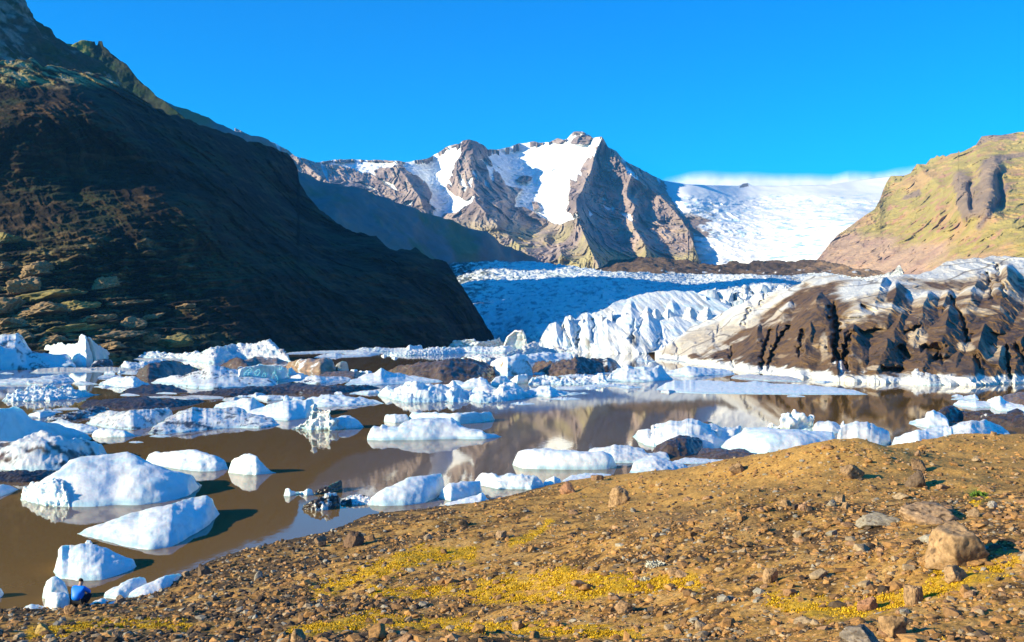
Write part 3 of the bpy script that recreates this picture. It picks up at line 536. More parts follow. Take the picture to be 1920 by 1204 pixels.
B('pair of thin white ledges beneath the bright blue slab', [544,706,560,702,575,703,580,706], [544,711,565,712,580,709], 'ice_floe', k=.5)
B('grey streaked ice tongue with dark pool beside brown gravel', [558,717,575,707,590,704,610,706,640,706,655,708,662,711], [558,719,600,720,662,714], k=.5, d=.25, vein=.8)
B('small brown gravel bank with a golden sunlit face', [598,702,615,697,640,695,660,696,680,698,690,701], [598,706,640,708,665,709,690,702], name='gravel_bank', d=1, tan=.25, rough=.3)
B('shallow white peak with a tiny pointed tip', [646,719,680,704,700,698,708,694,714,689,719,691,724,695,745,699,765,703,790,708,830,712], [646,722,700,723,760,720,830,716], k=.6, a=1.4, vein=.25, amp=.06)
B('broad brown gravel covered ice mound with a long back', [726,692,745,686,770,680,800,677,830,675,850,671,880,671,900,676,925,684,948,694], [726,697,770,705,830,709,890,707,948,700], name='ice_mound', k=.9, a=1.4, d=1.0, tan=.16, rough=.3, amp=.05, topj=.03)
B('blue and white ice patch lying on the end of the brown mound', [862,672,880,669,905,673,920,678,925,690,912,692], [862,674,890,680,912,696,925,692], 'ice_floe', d=.25)
B('small jagged grey floe behind the brown mound', [880,672,893,667,903,664,912,668,920,672], [880,674,920,674], rough=.4, vein=.5)
B('tan and white sloping berg between two brown mounds', [918,678,935,671,955,668,972,664,985,663,990,670,995,684,1000,698], [918,700,950,706,1000,703], k=.85, a=1.6, d=.35, tan=.7, vein=.5)
B('rocky dark brown mound with crumbled grey face', [996,680,1010,678,1030,676,1050,675,1068,674,1078,669,1100,669,1115,670,1128,676,1135,690], [996,698,1030,703,1080,706,1135,699], name='ice_mound', k=.9, a=1.3, d=1, tan=.2, rough=.5)
B('dark glossy berg with a white seam beyond the rocky mound', [1110,676,1125,672,1142,671,1155,676,1165,689], [1110,694,1140,694,1166,691], d=.5, vein=.5, grey=.6)
# middle belt
B('low dark dirt bank between white humps and cracked berg', [224,737,240,729,260,724,280,721,300,721,320,722,352,732], [224,738,280,739,352,735], name='gravel_bank', d=1, rough=.25)
B('small thin white floe at the edge of the dark dirt bank', [225,740,240,737,262,741], [225,742,262,742], 'ice_floe')
B('narrow white floe crossing dark dirt', [292,737,310,735,332,737], [292,738,332,739], 'ice_floe')
B('long black gravel bank with a pale stone on top', [150,757,163,750,200,748,230,747,250,745,270,743,300,747,340,748,384,750], [150,763,200,766,270,768,330,764,384,753], name='gravel_bank', k=.7, d=1, rough=.3)
B('long dark gravel bank below the cracked berg with a golden bulge', [334,739,370,735,400,731,440,727,470,724,500,724,540,719,560,717,590,722,640,723,690,722,714,724], [334,741,400,745,450,744,500,739,560,738,620,740,714,728], name='gravel_bank', k=.75, d=1, tan=.06, rough=.35)
B('thin grey floe beside the black gravel bank', [338,744,360,741,390,742,420,744], [338,747,380,748,420,747], 'ice_floe', grey=.6)
B('speckled grey icy gravel tongue below the black bank', [82,787,105,779,125,775,150,769,180,762,200,764,208,768], [82,790,130,789,165,783,208,775], name='ice_mound', k=.6, d=.55, grey=.8, rough=.2)
B('smooth oval blue grey floe near the crumbly berg', [52,777,65,773,85,771,104,773], [52,780,75,785,104,777], 'ice_floe', k=.6, a=3)
B('thin pale floe strip beside the speckled gravel tongue', [98,767,120,764,148,765], [98,769,148,768], 'ice_floe', grey=.4)
B('big blue shaded berg slope with snow on its shoulder', [-60,775,0,766,12,763,28,761,38,765,50,777,62,785,82,788,105,797,135,805,155,812,172,819], [-60,860,0,850,60,835,120,826,172,823], k=.9, a=1.2, rear=.7, amp=.07, vein=.12)
B('white berg with flat top joining the blue shaded slope', [88,795,100,790,110,786,120,788,132,792,150,795,165,798,185,800], [88,800,120,806,150,812,185,810], k=.6, a=2)
B('smooth white ice bar with squared end', [172,812,180,806,192,803,215,805,230,806,240,811,253,817], [172,818,200,820,235,820,253,818], 'ice_floe', k=.85, a=3, rear=1.5)
B('dirty white slab berg split by a black gravel gully', [163,790,175,783,185,777,200,773,230,770,265,768,300,765,325,766], [163,795,190,800,215,804,250,806,290,800,325,785], k=.6, a=2.2, d=.25, vein=.7, grey=.3)
B('long grey white berg speckled with black patches and streaks', [278,805,295,796,310,785,330,773,350,766,380,764,410,763,440,766,456,769,460,774,490,779,510,786,525,793], [278,814,310,815,340,812,400,805,440,803,490,803,525,797], k=.55, a=2, d=.3, vein=.9, grey=.25)
B('small white peak between streaked berg and gravel bank', [400,760,430,752,450,748,465,744,474,745,485,754,500,762], [400,766,440,770,470,772,500,765], k=.7, a=1.5)
B('smooth white sloping slab behind the crystal berg', [448,778,475,768,500,760,521,754,550,752,570,750,585,749,593,753,594,766], [448,780,500,786,540,789,575,784,594,772], k=.6, a=2, amp=.05)
B('white tooth shaped ice piece with a low companion', [530,751,533,742,538,740,545,748,552,744,560,745,568,750], [530,753,568,753])
B('pale grey floe with dark rim beside the white tooth', [476,745,490,741,520,741,535,743], [476,747,500,752,535,750], 'ice_floe', d=.2, vein=.6)
B('white berg with blue hollows behind the crystal berg', [566,752,585,744,600,740,620,739,636,741,650,743,675,742,700,749,720,755], [566,760,610,763,650,762,690,759,720,757], k=.65, a=1.7, facet=.15)
B('large blue white berg of broken ridges in mid lagoon', [708,735,712,726,725,720,740,718,770,712,800,713,830,718,850,716,870,724,900,725,925,724,945,716,960,716,980,722,1000,740], [708,742,740,752,770,758,810,757,850,758,900,758,940,757,970,752,1000,744], k=.55, a=1.9, rough=.1, facet=.4, topj=.05, wet=.4)
B('cluster of rounded white humps on the broken ridge berg', [843,722,850,713,870,715,882,709,900,707,913,710,918,720,930,727], [843,727,880,728,930,728], k=.8, facet=.1)
B('smooth blue white ball of ice on the broken ridge berg', [920,718,928,708,938,703,948,704,956,712,962,718], [920,724,962,722], k=.9)
B('oval blue ice log beside the smooth ball', [955,714,965,706,980,701,992,702,995,710,990,717], [955,716,970,720,990,718], k=.9, a=3)
B('thin flat floe beside the broken ridge berg', [655,737,680,733,705,731,712,735], [655,739,690,740,712,738], 'ice_floe', k=.3, a=4)
B('small white ice cake on dark water near the gravel bank', [626,737,632,734,640,735,642,737], [626,739,642,739], 'ice_floe')
B('white crumpled berg with blue notch in the middle belt', [990,708,1005,703,1030,704,1050,708,1062,704,1078,710,1090,705,1110,703,1120,698,1132,697,1140,705], [990,722,1040,722,1090,722,1140,721], k=.7, rough=.2, facet=.35)
B('low white pressure ridge along still blue water', [985,732,1010,722,1030,723,1045,730,1070,735,1105,737], [985,741,1030,745,1070,742,1105,738], k=.5, a=2, facet=.25)
B('broad rounded white berg with blue shaded end', [1138,702,1150,692,1170,688,1176,684,1195,687,1218,689,1236,687,1248,693,1256,702,1264,711], [1138,715,1180,716,1220,716,1264,712], k=.8, a=1.5, facet=.2, vein=.15, tan=.6)
B('low white floe behind the rounded white berg', [1240,700,1260,694,1290,687,1320,690,1350,692,1378,698], [1240,704,1300,706,1378,702], 'ice_floe', k=.4, a=3)
B('very long flat white floe ending in a thin tip', [1230,722,1260,715,1300,713,1340,714,1380,716,1400,717,1415,715,1450,719,1500,721,1560,726,1600,731,1627,738], [1230,731,1260,735,1300,738,1380,739,1480,740,1560,740,1627,740], 'ice_floe', k=.35, a=3, amp=.05)
B('dirty flat floe lying against the brown ice wall', [1370,705,1400,702,1440,704,1480,706,1505,712], [1370,709,1440,714,1505,716], 'ice_floe', grey=.8, vein=.4)
B('tiny round floe on the reflection of the long floe', [1475,742,1490,740,1510,743], [1475,744,1510,744], 'ice_floe')
# near pieces, left
B('crystal berg of jagged upright blocks on a flat white foot', [546,802,552,797,560,793,570,786,576,781,580,770,583,762,588,760,592,769,596,766,601,759,607,762,613,768,618,770,624,777,630,780,638,788,645,796,650,800], [546,805,580,807,620,808,650,804], k=.95, a=1.2, rough=.3, facet=.55, topj=.12, grey=.2)
B('smooth blue wing of ice beside the crystal berg', [622,786,640,780,657,779,668,785,675,792,682,799], [622,803,650,804,682,801], k=.85, a=1.6)
B('white slab berg with squared snout and thin trailing tip', [688,806,689,799,700,798,712,800,716,796,726,800,746,800,755,792,770,786,800,784,846,784,856,790,864,798,880,803,905,806,910,812,925,813,941,818], [688,825,720,826,800,825,860,823,905,824,915,823,941,819], k=.8, a=2.6, rear=1.2, amp=.05, topj=.03)
B('flat blue sided slab behind the squared snout berg', [764,775,780,773,800,774,860,774,905,773,924,775,928,785], [764,790,800,794,860,796,905,792,928,787], k=.9, a=3.5, topj=.03, wet=.7)
B('small pale slab beside the flat blue sided slab', [720,780,726,777,745,777,762,777,768,786], [720,790,740,793,768,792], k=.8, a=3)
B('dirty white mound berg with brown gravel ends', [-40,830,0,826,20,829,40,820,60,812,80,808,95,812,115,818,125,822,150,822,165,826,185,833,200,845], [-40,880,0,880,40,884,80,884,120,880,160,868,200,852], k=.8, a=1.6, d=.35, tan=.12, grey=.4, rough=.06)
B('black gravel bank in front of the dirty white mound', [-40,888,0,884,30,882,60,883,90,880,110,884], [-40,905,0,905,50,905,90,898,110,888], name='gravel_bank', d=1, rough=.4)
B('pale blue floe tip at the picture edge', [-50,912,0,908,20,911,34,916], [-50,934,0,932,34,918], 'ice_floe', k=.5, a=3)
B('large smooth white berg with peaked crest and blue side', [40,930,44,920,56,912,70,906,82,900,95,893,110,881,132,862,150,855,185,853,205,853,222,846,238,844,250,850,264,858,285,868,310,878,335,881,355,888,370,896,378,906], [40,936,67,944,100,950,140,953,188,951,215,947,258,948,296,944,330,938,358,931,378,910], k=.72, a=1.7, amp=.045, facet=.06, topj=.03, rear=.7)
B('crumbled shelf of small ice lumps on the large smooth berg', [38,930,45,915,60,910,80,906,100,900,118,906,130,925], [38,937,67,946,105,951,130,951], k=.6, rough=.3, facet=.2, topj=.08)
B('white berg with blue end behind the large smooth berg', [272,856,290,847,305,849,322,846,350,843,365,842,385,847,405,854,418,860,428,872], [272,868,330,880,375,885,405,884,428,880], k=.75, a=1.8, facet=.1)
B('white ice ball with a snout and flat foot', [428,880,432,864,440,856,455,850,470,850,482,854,490,866,500,876,508,882,518,885], [428,886,455,890,480,891,500,889,518,887], k=.9, a=1.6, facet=.12)
B('long leaning white slab with blue sloping end', [145,999,165,990,183,983,210,973,242,963,275,954,309,946,345,937,371,930,387,928,398,934,406,945,412,958], [145,1001,170,1008,200,1016,240,1027,280,1031,320,1027,350,1010,390,986,412,964], k=.42, a=2.6, amp=.05, topj=.02, rear=.4)
B('tiny round ice ball at the tip of the leaning slab', [159,1018,163,1013,169,1013,173,1018], [159,1021,173,1021], name='ice_chunk')
B('rounded white berg with a dark crease and blue band', [100,1068,103,1055,110,1044,109,1034,116,1024,132,1020,170,1021,195,1027,215,1038,235,1047,250,1050,256,1060], [100,1072,110,1084,150,1089,190,1088,225,1078,250,1069,256,1062], k=.55, a=1.9, amp=.08, topj=.02, vein=.12)
B('standing white ice lump beside the crouching person', [79,1118,82,1102,88,1090,98,1083,106,1082,118,1090,126,1102,128,1112], [79,1122,95,1128,128,1126], name='ice_chunk', k=.9, a=1.8)
B('lower white ice lump touching the blue jacket', [83,1140,86,1122,95,1113,108,1110,122,1112,130,1120], [83,1143,105,1147,130,1144], name='ice_chunk', k=.9, a=1.8)
B('long white slab grounded on the gravel beach', [240,1112,265,1098,290,1088,315,1079,332,1075,343,1079], [240,1122,270,1123,305,1118,328,1100,343,1084], name='ice_slab', k=.55, a=2.2, amp=.05)
B('shorter white slab tucked behind the long grounded slab', [194,1112,205,1104,225,1097,238,1088,250,1083,268,1083,276,1090], [194,1121,220,1124,250,1118,276,1100], name='ice_slab', k=.6, a=2.2)
B('flat white ice scrap on the beach near the gravel edge', [34,1150,45,1140,55,1134,72,1134,86,1139], [34,1152,60,1153,86,1144], name='ice_chunk', k=.5)
B('small white ice scrap behind the crouching person', [165,1136,178,1126,195,1122,205,1128], [165,1139,190,1138,205,1132], name='ice_chunk', k=.5)
B('small white wedge of ice among beach stones', [196,1140,205,1130,222,1125,243,1136], [196,1143,220,1142,243,1139], name='ice_chunk', k=.6)
B('little clear ice lump on dark beach gravel', [179,1144,184,1136,196,1136,198,1144], [179,1148,198,1147], name='ice_chunk', k=.8)
B('pale ice sliver along the shoreline below the grounded slab', [240,1131,270,1125,300,1121,312,1122], [240,1134,280,1131,312,1125], name='ice_chunk', k=.4)
B('blue ice bit cut by the picture edge', [-20,1098,0,1103,6,1112], [-20,1124,0,1122,6,1116], name='ice_chunk')
# near pieces, middle
B('pair of tiny white ice balls joined by a thin bridge', [532,926,535,917,541,915,546,921,560,922,570,922,575,917,583,917,588,925], [532,930,545,931,560,926,575,930,588,928], name='ice_chunk', k=.9)
B('slanting black ice shard with a raised tip', [589,922,600,917,615,912,628,905,640,900,642,912], [589,926,615,926,642,917], name='ice_block', k=.9, d=.85, rough=.3)
B('dark slate ice block with white snow on its front', [566,952,580,943,595,935,612,928,628,924,637,930,637,944], [566,955,590,958,615,956,637,950], name='ice_block', k=.8, d=.7, rough=.4)
B('low dirty ice crumb between slate block and blue tipped berg', [638,938,655,930,668,928,685,930,695,934], [638,946,665,947,695,946], name='ice_block', d=.4, rough=.4)
B('long tapered white berg with pale blue upper end', [690,944,694,934,705,925,720,916,745,905,765,897,790,892,815,889,838,887,840,898,834,912], [690,947,720,949,760,948,795,944,818,934,834,918], k=.7, a=2.2, amp=.05, topj=.02, wet=.25)
B('smooth white loaf berg beside the tapered berg', [822,930,830,916,842,907,865,903,885,903,901,901,904,918], [822,934,845,940,880,934,904,924], k=.75, a=2.2, amp=.06, topj=.02)
B('low white floe at the shore below the loaf berg', [831,946,845,940,868,936,885,930,905,924,913,934,922,942], [831,950,870,952,900,951,922,944], 'ice_floe', k=.5, a=2.5)
B('white arch berg with a shadowed opening over the water', [888,898,894,889,905,885,922,884,934,891,948,887,970,886,990,888,1008,893,1022,906], [888,906,905,912,930,917,960,918,1000,919,1022,914], k=.8, a=2, facet=.2)
B('small white bump between the arch berg and the shore', [1018,906,1030,896,1040,893,1050,898,1054,906], [1018,912,1040,912,1054,909], name='ice_chunk')
B('flat white floe along the shore beside the tan hill', [1052,903,1070,892,1100,887,1130,888,1150,890], [1052,906,1100,904,1150,897], 'ice_floe', k=.35, a=3)
B('thick white slab berg with rounded edge near the shore', [961,868,962,856,972,847,990,842,1030,841,1082,845,1105,848,1130,847,1142,850,1152,858,1157,868], [961,872,975,878,1010,880,1060,881,1110,881,1145,880,1157,874], k=.85, a=3, amp=.04, topj=.02, rear=1.3, wet=.25)
B('pale slab with grey top behind the thick white slab', [1098,846,1112,839,1150,836,1185,836,1205,841,1215,850,1240,846,1255,849,1256,858], [1098,850,1150,868,1200,868,1256,862], k=.5, a=2.5, grey=.3, vein=.2)
B('smooth white dome berg partly behind the gravel slope', [1180,882,1190,866,1205,857,1222,855,1245,861,1265,867,1293,876], [1180,887,1230,888,1293,880], k=.7, a=2)
# near pieces, right
B('white shelf berg carrying black gravel', [1186,815,1195,806,1215,804,1222,806,1218,797,1235,792,1261,787,1286,784,1313,786,1328,794,1364,800,1391,798,1400,808], [1186,819,1200,832,1225,841,1280,846,1340,844,1380,836,1400,820], k=.5, a=2.2, facet=.15, grey=.2)
B('black gravel heap lying on the white shelf berg', [1230,806,1244,795,1256,792,1275,796,1295,800,1312,810,1316,818], [1230,812,1260,816,1290,818,1316,820], name='gravel_heap', k=.7, d=1, rough=.3)
B('rusty dark gravel patch behind the shelf berg gravel', [1312,799,1320,790,1335,791,1342,797], [1312,804,1328,805,1342,800], name='gravel_heap', d=1, tan=.2)
B('larger dark gravel heap in front of the shelf berg', [1220,846,1236,834,1252,822,1275,816,1300,818,1318,824,1328,832,1318,846], [1220,850,1250,858,1290,856,1328,844], name='gravel_heap', k=.7, d=1, tan=.1, rough=.3)
B('round greyish ice block at the edge of the white slab', [1318,818,1330,808,1350,804,1365,808,1370,822], [1318,832,1345,834,1370,826], name='ice_block', k=.85, grey=.6)
B('long brown gravel bank below the big white slab', [1306,850,1316,840,1340,840,1370,842,1395,842,1420,852,1450,858], [1306,858,1350,862,1400,864,1450,862], name='gravel_bank', d=1, tan=.15, rough=.25)
B('white ice strip below the brown gravel bank', [1256,866,1290,858,1340,862,1390,862], [1256,870,1310,870,1390,866], 'ice_floe', k=.4, vein=.5)
B('big thick white slab berg behind the tan hill', [1350,834,1372,820,1390,810,1398,801,1430,801,1480,805,1530,808,1566,811,1572,822,1570,836], [1350,840,1390,850,1440,857,1500,856,1572,848], k=.75, a=2.6, amp=.04, topj=.015, rear=1.2, wet=.35)
B('jagged upright white ice pieces on the big slab', [1434,800,1449,791,1460,793,1462,783,1466,774,1478,766,1490,769,1500,776,1510,774,1522,774,1530,781,1527,793,1536,800], [1434,806,1480,809,1536,808], k=.95, rough=.12, facet=.6, topj=.1)
B('grey white tilted slab beside the jagged pieces', [1524,800,1532,790,1550,789,1568,792,1576,797,1582,788,1583,797,1592,806], [1524,810,1560,813,1592,812], k=.7, grey=.25)
B('smooth grey topped slab berg behind the tan hill', [1570,818,1575,806,1585,796,1605,790,1622,791,1640,796,1658,803,1670,812,1671,824], [1570,836,1610,838,1650,838,1671,832], k=.65, a=2.2, grey=.4, vein=.2)
B('broad flat white floe behind the gravel saddle', [1672,822,1700,812,1730,805,1760,801,1790,798], [1672,836,1720,846,1790,838], 'ice_floe', k=.3, a=3)
B('gentle grey white ice dome with dark scratches', [1762,806,1790,796,1820,789,1845,787,1862,792,1880,801,1896,812], [1762,826,1820,830,1896,818], k=.55, a=1.6, grey=.35, vein=.5)
B('white floe with pointed tip under the black ridge', [1704,791,1720,786,1738,783,1738,772,1750,769,1765,774,1780,790], [1704,795,1740,802,1780,802], 'ice_floe', k=.5, a=2.5)
B('black gravel ridge on ice with a sharp summit', [1750,784,1757,772,1768,763,1776,758,1788,763,1802,770,1830,770,1860,773,1890,776,1920,780,1970,784], [1750,792,1775,795,1800,790,1860,797,1920,803,1970,806], name='gravel_heap', k=.85, a=1.5, d=.95, tan=.04, rough=.3)
B('thin white floe in front of the far brown wall', [1784,742,1795,739,1806,742], [1784,744,1806,744], 'ice_floe')
B('small white floe with a low crest near the brown wall', [1783,748,1805,744,1818,741,1828,738,1836,748], [1783,749,1836,750], 'ice_floe')
B('low white floe of two lobes on brown water', [1787,757,1800,750,1830,751,1850,753,1862,757], [1787,760,1830,765,1862,764], 'ice_floe', k=.5)
B('snowy white ice bank at the picture edge', [1846,754,1862,746,1875,742,1885,752,1920,760,1980,762], [1846,758,1870,770,1920,774,1980,776], k=.6)
B('rounded tan boulder mound on the snowy ice bank', [1874,752,1882,740,1900,737,1930,735,1970,745], [1874,754,1910,758,1970,760], name='ice_mound', d=1, tan=.35)
B('small dark peak of gravel beside the snowy ice bank', [1888,772,1898,768,1908,764,1920,772], [1888,775,1920,777], name='gravel_heap', d=1)
# thin ice films and crumbs scattered over the lagoon, too alike to tell apart
FIL = [(1085,705,40),(640,700,9),(690,697,8),(678,697,6),(664,694,7),(905,699,0),(205,716,14),(195,725,20),(95,709,0),(720,667,6),(1235,730,0),(1240,880,0),(1170,897,0),(520,748,20),(455,743,16),(980,757,24),(1060,748,30),(1020,760,0),(1640,716,22),(1205,690,0),(1320,701,40),(560,690,0),(350,812,0),(255,829,14),(300,818,20),(160,700,0),(1545,716,18),(1345,744,0),(1150,722,26),(1045,735,22),(1108,728,18),(1180,726,24),(770,664,12),(740,671,6),(900,660,0),(600,700,0)]
i = 0
for x, y, w in FIL:
    if not w: continue
    B('thin white crumb of ice floating among the larger bergs', [x - w, y, x - w * .4, y - 1.5 - w * .05, x + w * .5, y - 1 - w * .04, x + w, y], [x - w, y + 1, x, y + 1.6 + w * .04, x + w, y + 1], 'ice_floe', group='thin ice crumbs scattered over the lagoon', k=.3, topj=.2)
for q in range(46):
    x = rng.uniform(20, 620) if q < 34 else rng.uniform(980, 1420); y = rng.uniform(692, 800) if x < 420 else rng.uniform(690, 762) if x < 620 else rng.uniform(690, 735)
    w = rng.uniform(14, 42); h = rng.uniform(3, 8); xs = sorted(rng.uniform(x - w, x + w, 4)); tp = [x - w, y]
    for xx in xs: tp += [xx, y - h * rng.uniform(.4, 1)]
    B('flat grey white ice plate wedged among the packed floes', tp + [x + w, y - 1], [x - w, y + 1, x, y + rng.uniform(1, 3), x + w, y], 'ice_floe', group='flat ice plates packed among the bergs', k=rng.uniform(.3, .7), a=3, topj=.06, grey=rng.uniform(0, .7), vein=rng.uniform(.1, .8), facet=.12, d=.2 * (q % 3 == 0))
# ------------------------------------------------------------------ rock outcrops added to catch the sun low on the dark hillside
hv = np.empty(len(hill.data.vertices) * 3, np.float32); hill.data.vertices.foreach_get('co', hv); hv = hv.reshape(-1, 3); hu = CX + F * hv[:, 0] / hv[:, 1]; hy = YH + F * (H - hv[:, 2]) / hv[:, 1]
OUT = [(30,452,34,18),(22,503,24,12),(80,512,44,20),(66,540,40,22),(118,556,80,14),(214,536,38,18),(20,582,60,26),(92,586,78,18),(160,580,64,16),(246,572,72,9),(362,577,28,9),(34,612,66,16),(140,622,84,12),(196,602,56,11),(262,612,38,20),(236,632,70,14),(340,646,56,22),(290,640,36,12),(222,652,44,12),(120,640,44,12),(14,545,30,10),(176,652,34,14),(58,633,44,16),(300,596,30,8)]
# ------------------------------------------------------------------ water
wm = bpy.data.materials.new('lagoon_water'); wm.use_nodes = True; N, L = wm.node_tree.nodes, wm.node_tree.links
b = N['Principled BSDF']; b.inputs['Base Color'].default_value = (0.2, 0.112, 0.036, 1); b.inputs['Roughness'].default_value = 0.03; b.inputs['IOR'].default_value = 1.33; b.inputs['Specular IOR Level'].default_value = 0.5
ge = N.new('ShaderNodeNewGeometry'); mp = N.new('ShaderNodeMapping'); mp.inputs['Scale'].default_value = (1, 0.45, 1)
nz = N.new('ShaderNodeTexNoise'); nz.inputs['Scale'].default_value = 2.2; nz.inputs['Detail'].default_value = 3
n2 = N.new('ShaderNodeTexNoise'); n2.inputs['Scale'].default_value = 0.03; n2.inputs['Detail'].default_value = 3
mr = N.new('ShaderNodeMapRange'); mr.inputs[1].default_value = 0.45; mr.inputs[2].default_value = 0.65; mr.inputs[3].default_value = 0.02; mr.inputs[4].default_value = 0.07
bp = N.new('ShaderNodeBump'); bp.inputs['Distance'].default_value = 0.05
L.new(ge.outputs['Position'], mp.inputs[0]); L.new(mp.outputs[0], nz.inputs['Vector']); L.new(ge.outputs['Position'], n2.inputs['Vector'])
L.new(n2.outputs['Fac'], mr.inputs[0]); L.new(mr.outputs[0], bp.inputs['Strength']); L.new(nz.outputs['Fac'], bp.inputs['Height']); L.new(bp.outputs[0], b.inputs['Normal'])
wx = np.linspace(-700, 700, 29); wy = np.linspace(-60, 1100, 24); X, Y = np.meshgrid(wx, wy)
tag(mk('water', np.stack([X, Y, X * 0], -1), gridfaces(24, 29), wm), 'still silty brown lagoon water', kind='structure')
vx = np.linspace(-9000, 9000, 10); vy = np.linspace(-3000, 5000, 10); X, Y = np.meshgrid(vx, vy)
tag(mk('valley_floor', np.stack([X, Y, X * 0 - 4], -1), gridfaces(10, 10), M_GROUND, np.full(X.shape + (3,), 0.08)), 'gravel valley floor under the lagoon', kind='structure')

# ------------------------------------------------------------------ near moraine ground
G = []
def gp(px, d, z): G.append(((px - CX) / F * d, d, z))
def gs(px, py, d): gp(px, d, H - (py - YH) / F * d)
for px, py in ((-200,1165),(0,1146),(145,1140),(250,1125),(330,1085),(400,1050),(480,1027),(560,1010),(690,968),(800,954),(900,940),(1050,905),(1180,892),(1285,884)):
    d = float(wdepth(py)); gp(px, d, 0.03); gp(px, d + 4, -0.7); gp(px, d + 14, -2)
for px, d, z in ((1430,92,-1.2),(1560,84,-1.0),(1690,84,-0.8),(1800,90,-1.5),(1920,92,-1.5),(2150,95,-1.5)): gp(px, d, z)
for px, py, d in ((1340,872,62),(1430,853,55),(1500,837,51),(1560,830,48),(1630,832,47),(1690,846,47),(1735,851,54),(1800,826,60),(1860,818,62),(1920,819,62),(2150,815,62),
    (1300,966,26),(1180,985,28),(1450,990,24),(1600,991,22.5),(1680,986,21),(1800,983,19.5),(1920,978,18.5),(2150,965,17),
    (1340,935,40),(1500,960,35),(1560,900,41),(1450,900,46),(1700,940,34),(1820,900,42),(1920,890,44),(2150,880,40),
    (-200,1204,24),(0,1204,24),(500,1204,20),(960,1204,17),(1440,1204,13),(1920,1204,10.2),(2150,1204,9),
    (960,1050,30),(700,1050,34),(700,1120,27),(400,1130,30),(1200,1060,22.5),(1600,1080,16.7),(1800,1065,15.2),(1100,955,44),(1250,915,50),(1300,925,42),(900,985,45),(600,1040,41),(1000,1130,23),(1300,1130,18),(200,1170,29)): gs(px, py, d)
for x, y, z in ((0,2,8.35),(-3,5,7.6),(3,5,8.1),(-12,10,5.2),(12,10,7.6),(-16,18,3.0),(20,24,6.0),(30,40,5.0),(0,10,6.9),(0,-10,8.6),(12,-10,8.7),(-14,-10,6.5),(-24,25,1.6)): G.append((x, y, z))
G = np.array(G); gr = RBF(G[:, :2], G[:, 2], 20.0)
def gz(X, Y):
    p = np.stack([X, Y, X * 0], -1)
    z0 = gr(np.stack([X, Y], -1)); return z0 + (.15 + .85 * sst(z0, .15, 1.1)) * (0.2 * fbm(p / 3.0 + 3, 4) + 0.24 * fbm(p / 8.0 + 6, 2)) * sst(Y, 4, 12)
gu = np.linspace(-260, 2180, 780); gd = np.concatenate([np.linspace(-10, 7.5, 14), np.geomspace(8, 100, 520)])
GU, GD = np.meshgrid(gu, gd); GX = np.where(GD > 8, (GU - CX) / F * GD, (GU - CX) / F * np.maximum(8, 8)); GZ = gz(GX, GD)
p = np.stack([GX, GD, GZ], -1)
fine = 0.035 * fbm(p / 0.5, 4) + 0.022 * ridged(p / 0.16 + 4, 3)
P = p.copy(); P[..., 2] += fine
n1 = fbm(p / 4.0 + 1, 5); n2_ = fbm(p / 0.9 + 4, 5); n3 = fbm(p / 0.25 + 9, 4)
PY = YH + F * (H - GZ) / np.maximum(GD, 1)
c = np.empty(P.shape); c[:] = (0.42, 0.22, 0.055)
c = mixc(c, (0.075, 0.043, 0.02), sst(n2_ + 0.6 * n3 + 0.45 * n1, -0.2, 0.35))
c = mixc(c, (0.52, 0.3, 0.1), sst(-n2_ + 0.5 * n3, 0.1, 0.6) * 0.8)
hilly = sst(GX, -2, 8) * sst(GD, 28, 44)
c = mixc(c, (0.48, 0.26, 0.07), hilly * 0.75)
dark = sst(900 - GU + 160 * n1, -100, 300) * sst(0.9 * n1 + 0.5 * n2_, -0.4, 0.3)
c = mixc(c, (0.07, 0.048, 0.03), 0.8 * dark)
def moss_w(U, Y):
    w = np.zeros(U.shape)
    for pth, r in (([600,1105,700,1075,790,1040,880,1040], 22), ([900,1105,1050,1085,1180,1100,1300,1090], 24), ([700,1110,850,1110,1000,1125,1150,1110], 16), ([60,1190,200,1170,350,1170], 16), ([960,1020,1010,1000,1030,980], 10), ([1830,945,1845,925], 10), ([1450,1130,1600,1150,1900,1060], 26), ([550,1190,700,1160,900,1180,1200,1190], 18)):
        w = np.maximum(w, np.exp(-(segdist(U, Y, pth) / r) ** 2))
    return w
mo = sst(0.95 * moss_w(GU, PY) + 0.5 * n2_ + 0.4 * n3, 0.4, 0.85)
c = mixc(c, (0.55, 0.32, 0.025), mo * .85)
c = mixc(c, (0.10, 0.16, 0.02), np.exp(-(np.hypot((GU - 1835) / 22, (PY - 928) / 12)) ** 2))
c = mixc(c, (0.045, 0.035, 0.025), sst(0.35 - GZ + 0.1 * n2_, 0, 0.3) * 0.85)
c = mixc(c, (0.2, 0.125, 0.06), 0.6 * np.exp(-(segdist(GU, PY, [1170,985,1300,970,1450,990]) / 16) ** 2))
g_o = mk('ground', P, gridfaces(*P.shape[:2]), M_GROUND, c); tag(g_o, 'stony brown moraine slope with yellow moss above the lagoon', kind='structure')

# which ground points the picture shows
cm = np.minimum.accumulate(np.where(GD > 8, PY, 9999), axis=0)
vis = (PY <= cm + 0.3) & (GD > 8) & (GZ > -0.02) & (GU > -60) & (GU < 1980) & (PY < 1230)
wgt = np.where(vis, np.abs(np.gradient(PY, axis=0)), 0); vi = np.flatnonzero(wgt.ravel() > 0); wv = wgt.ravel()[vi]; wv = wv / wv.sum()
def ground_at(px, py):
    j = int(np.argmin(np.abs(gu - px))); colv = np.where(vis[:, j], np.abs(PY[:, j] - py), 1e9); i = int(np.argmin(colv))
    d = GD[i, j]; x = (px - CX) / F * d; return x, d, float(gz(np.array([x]), np.array([d]))[0])

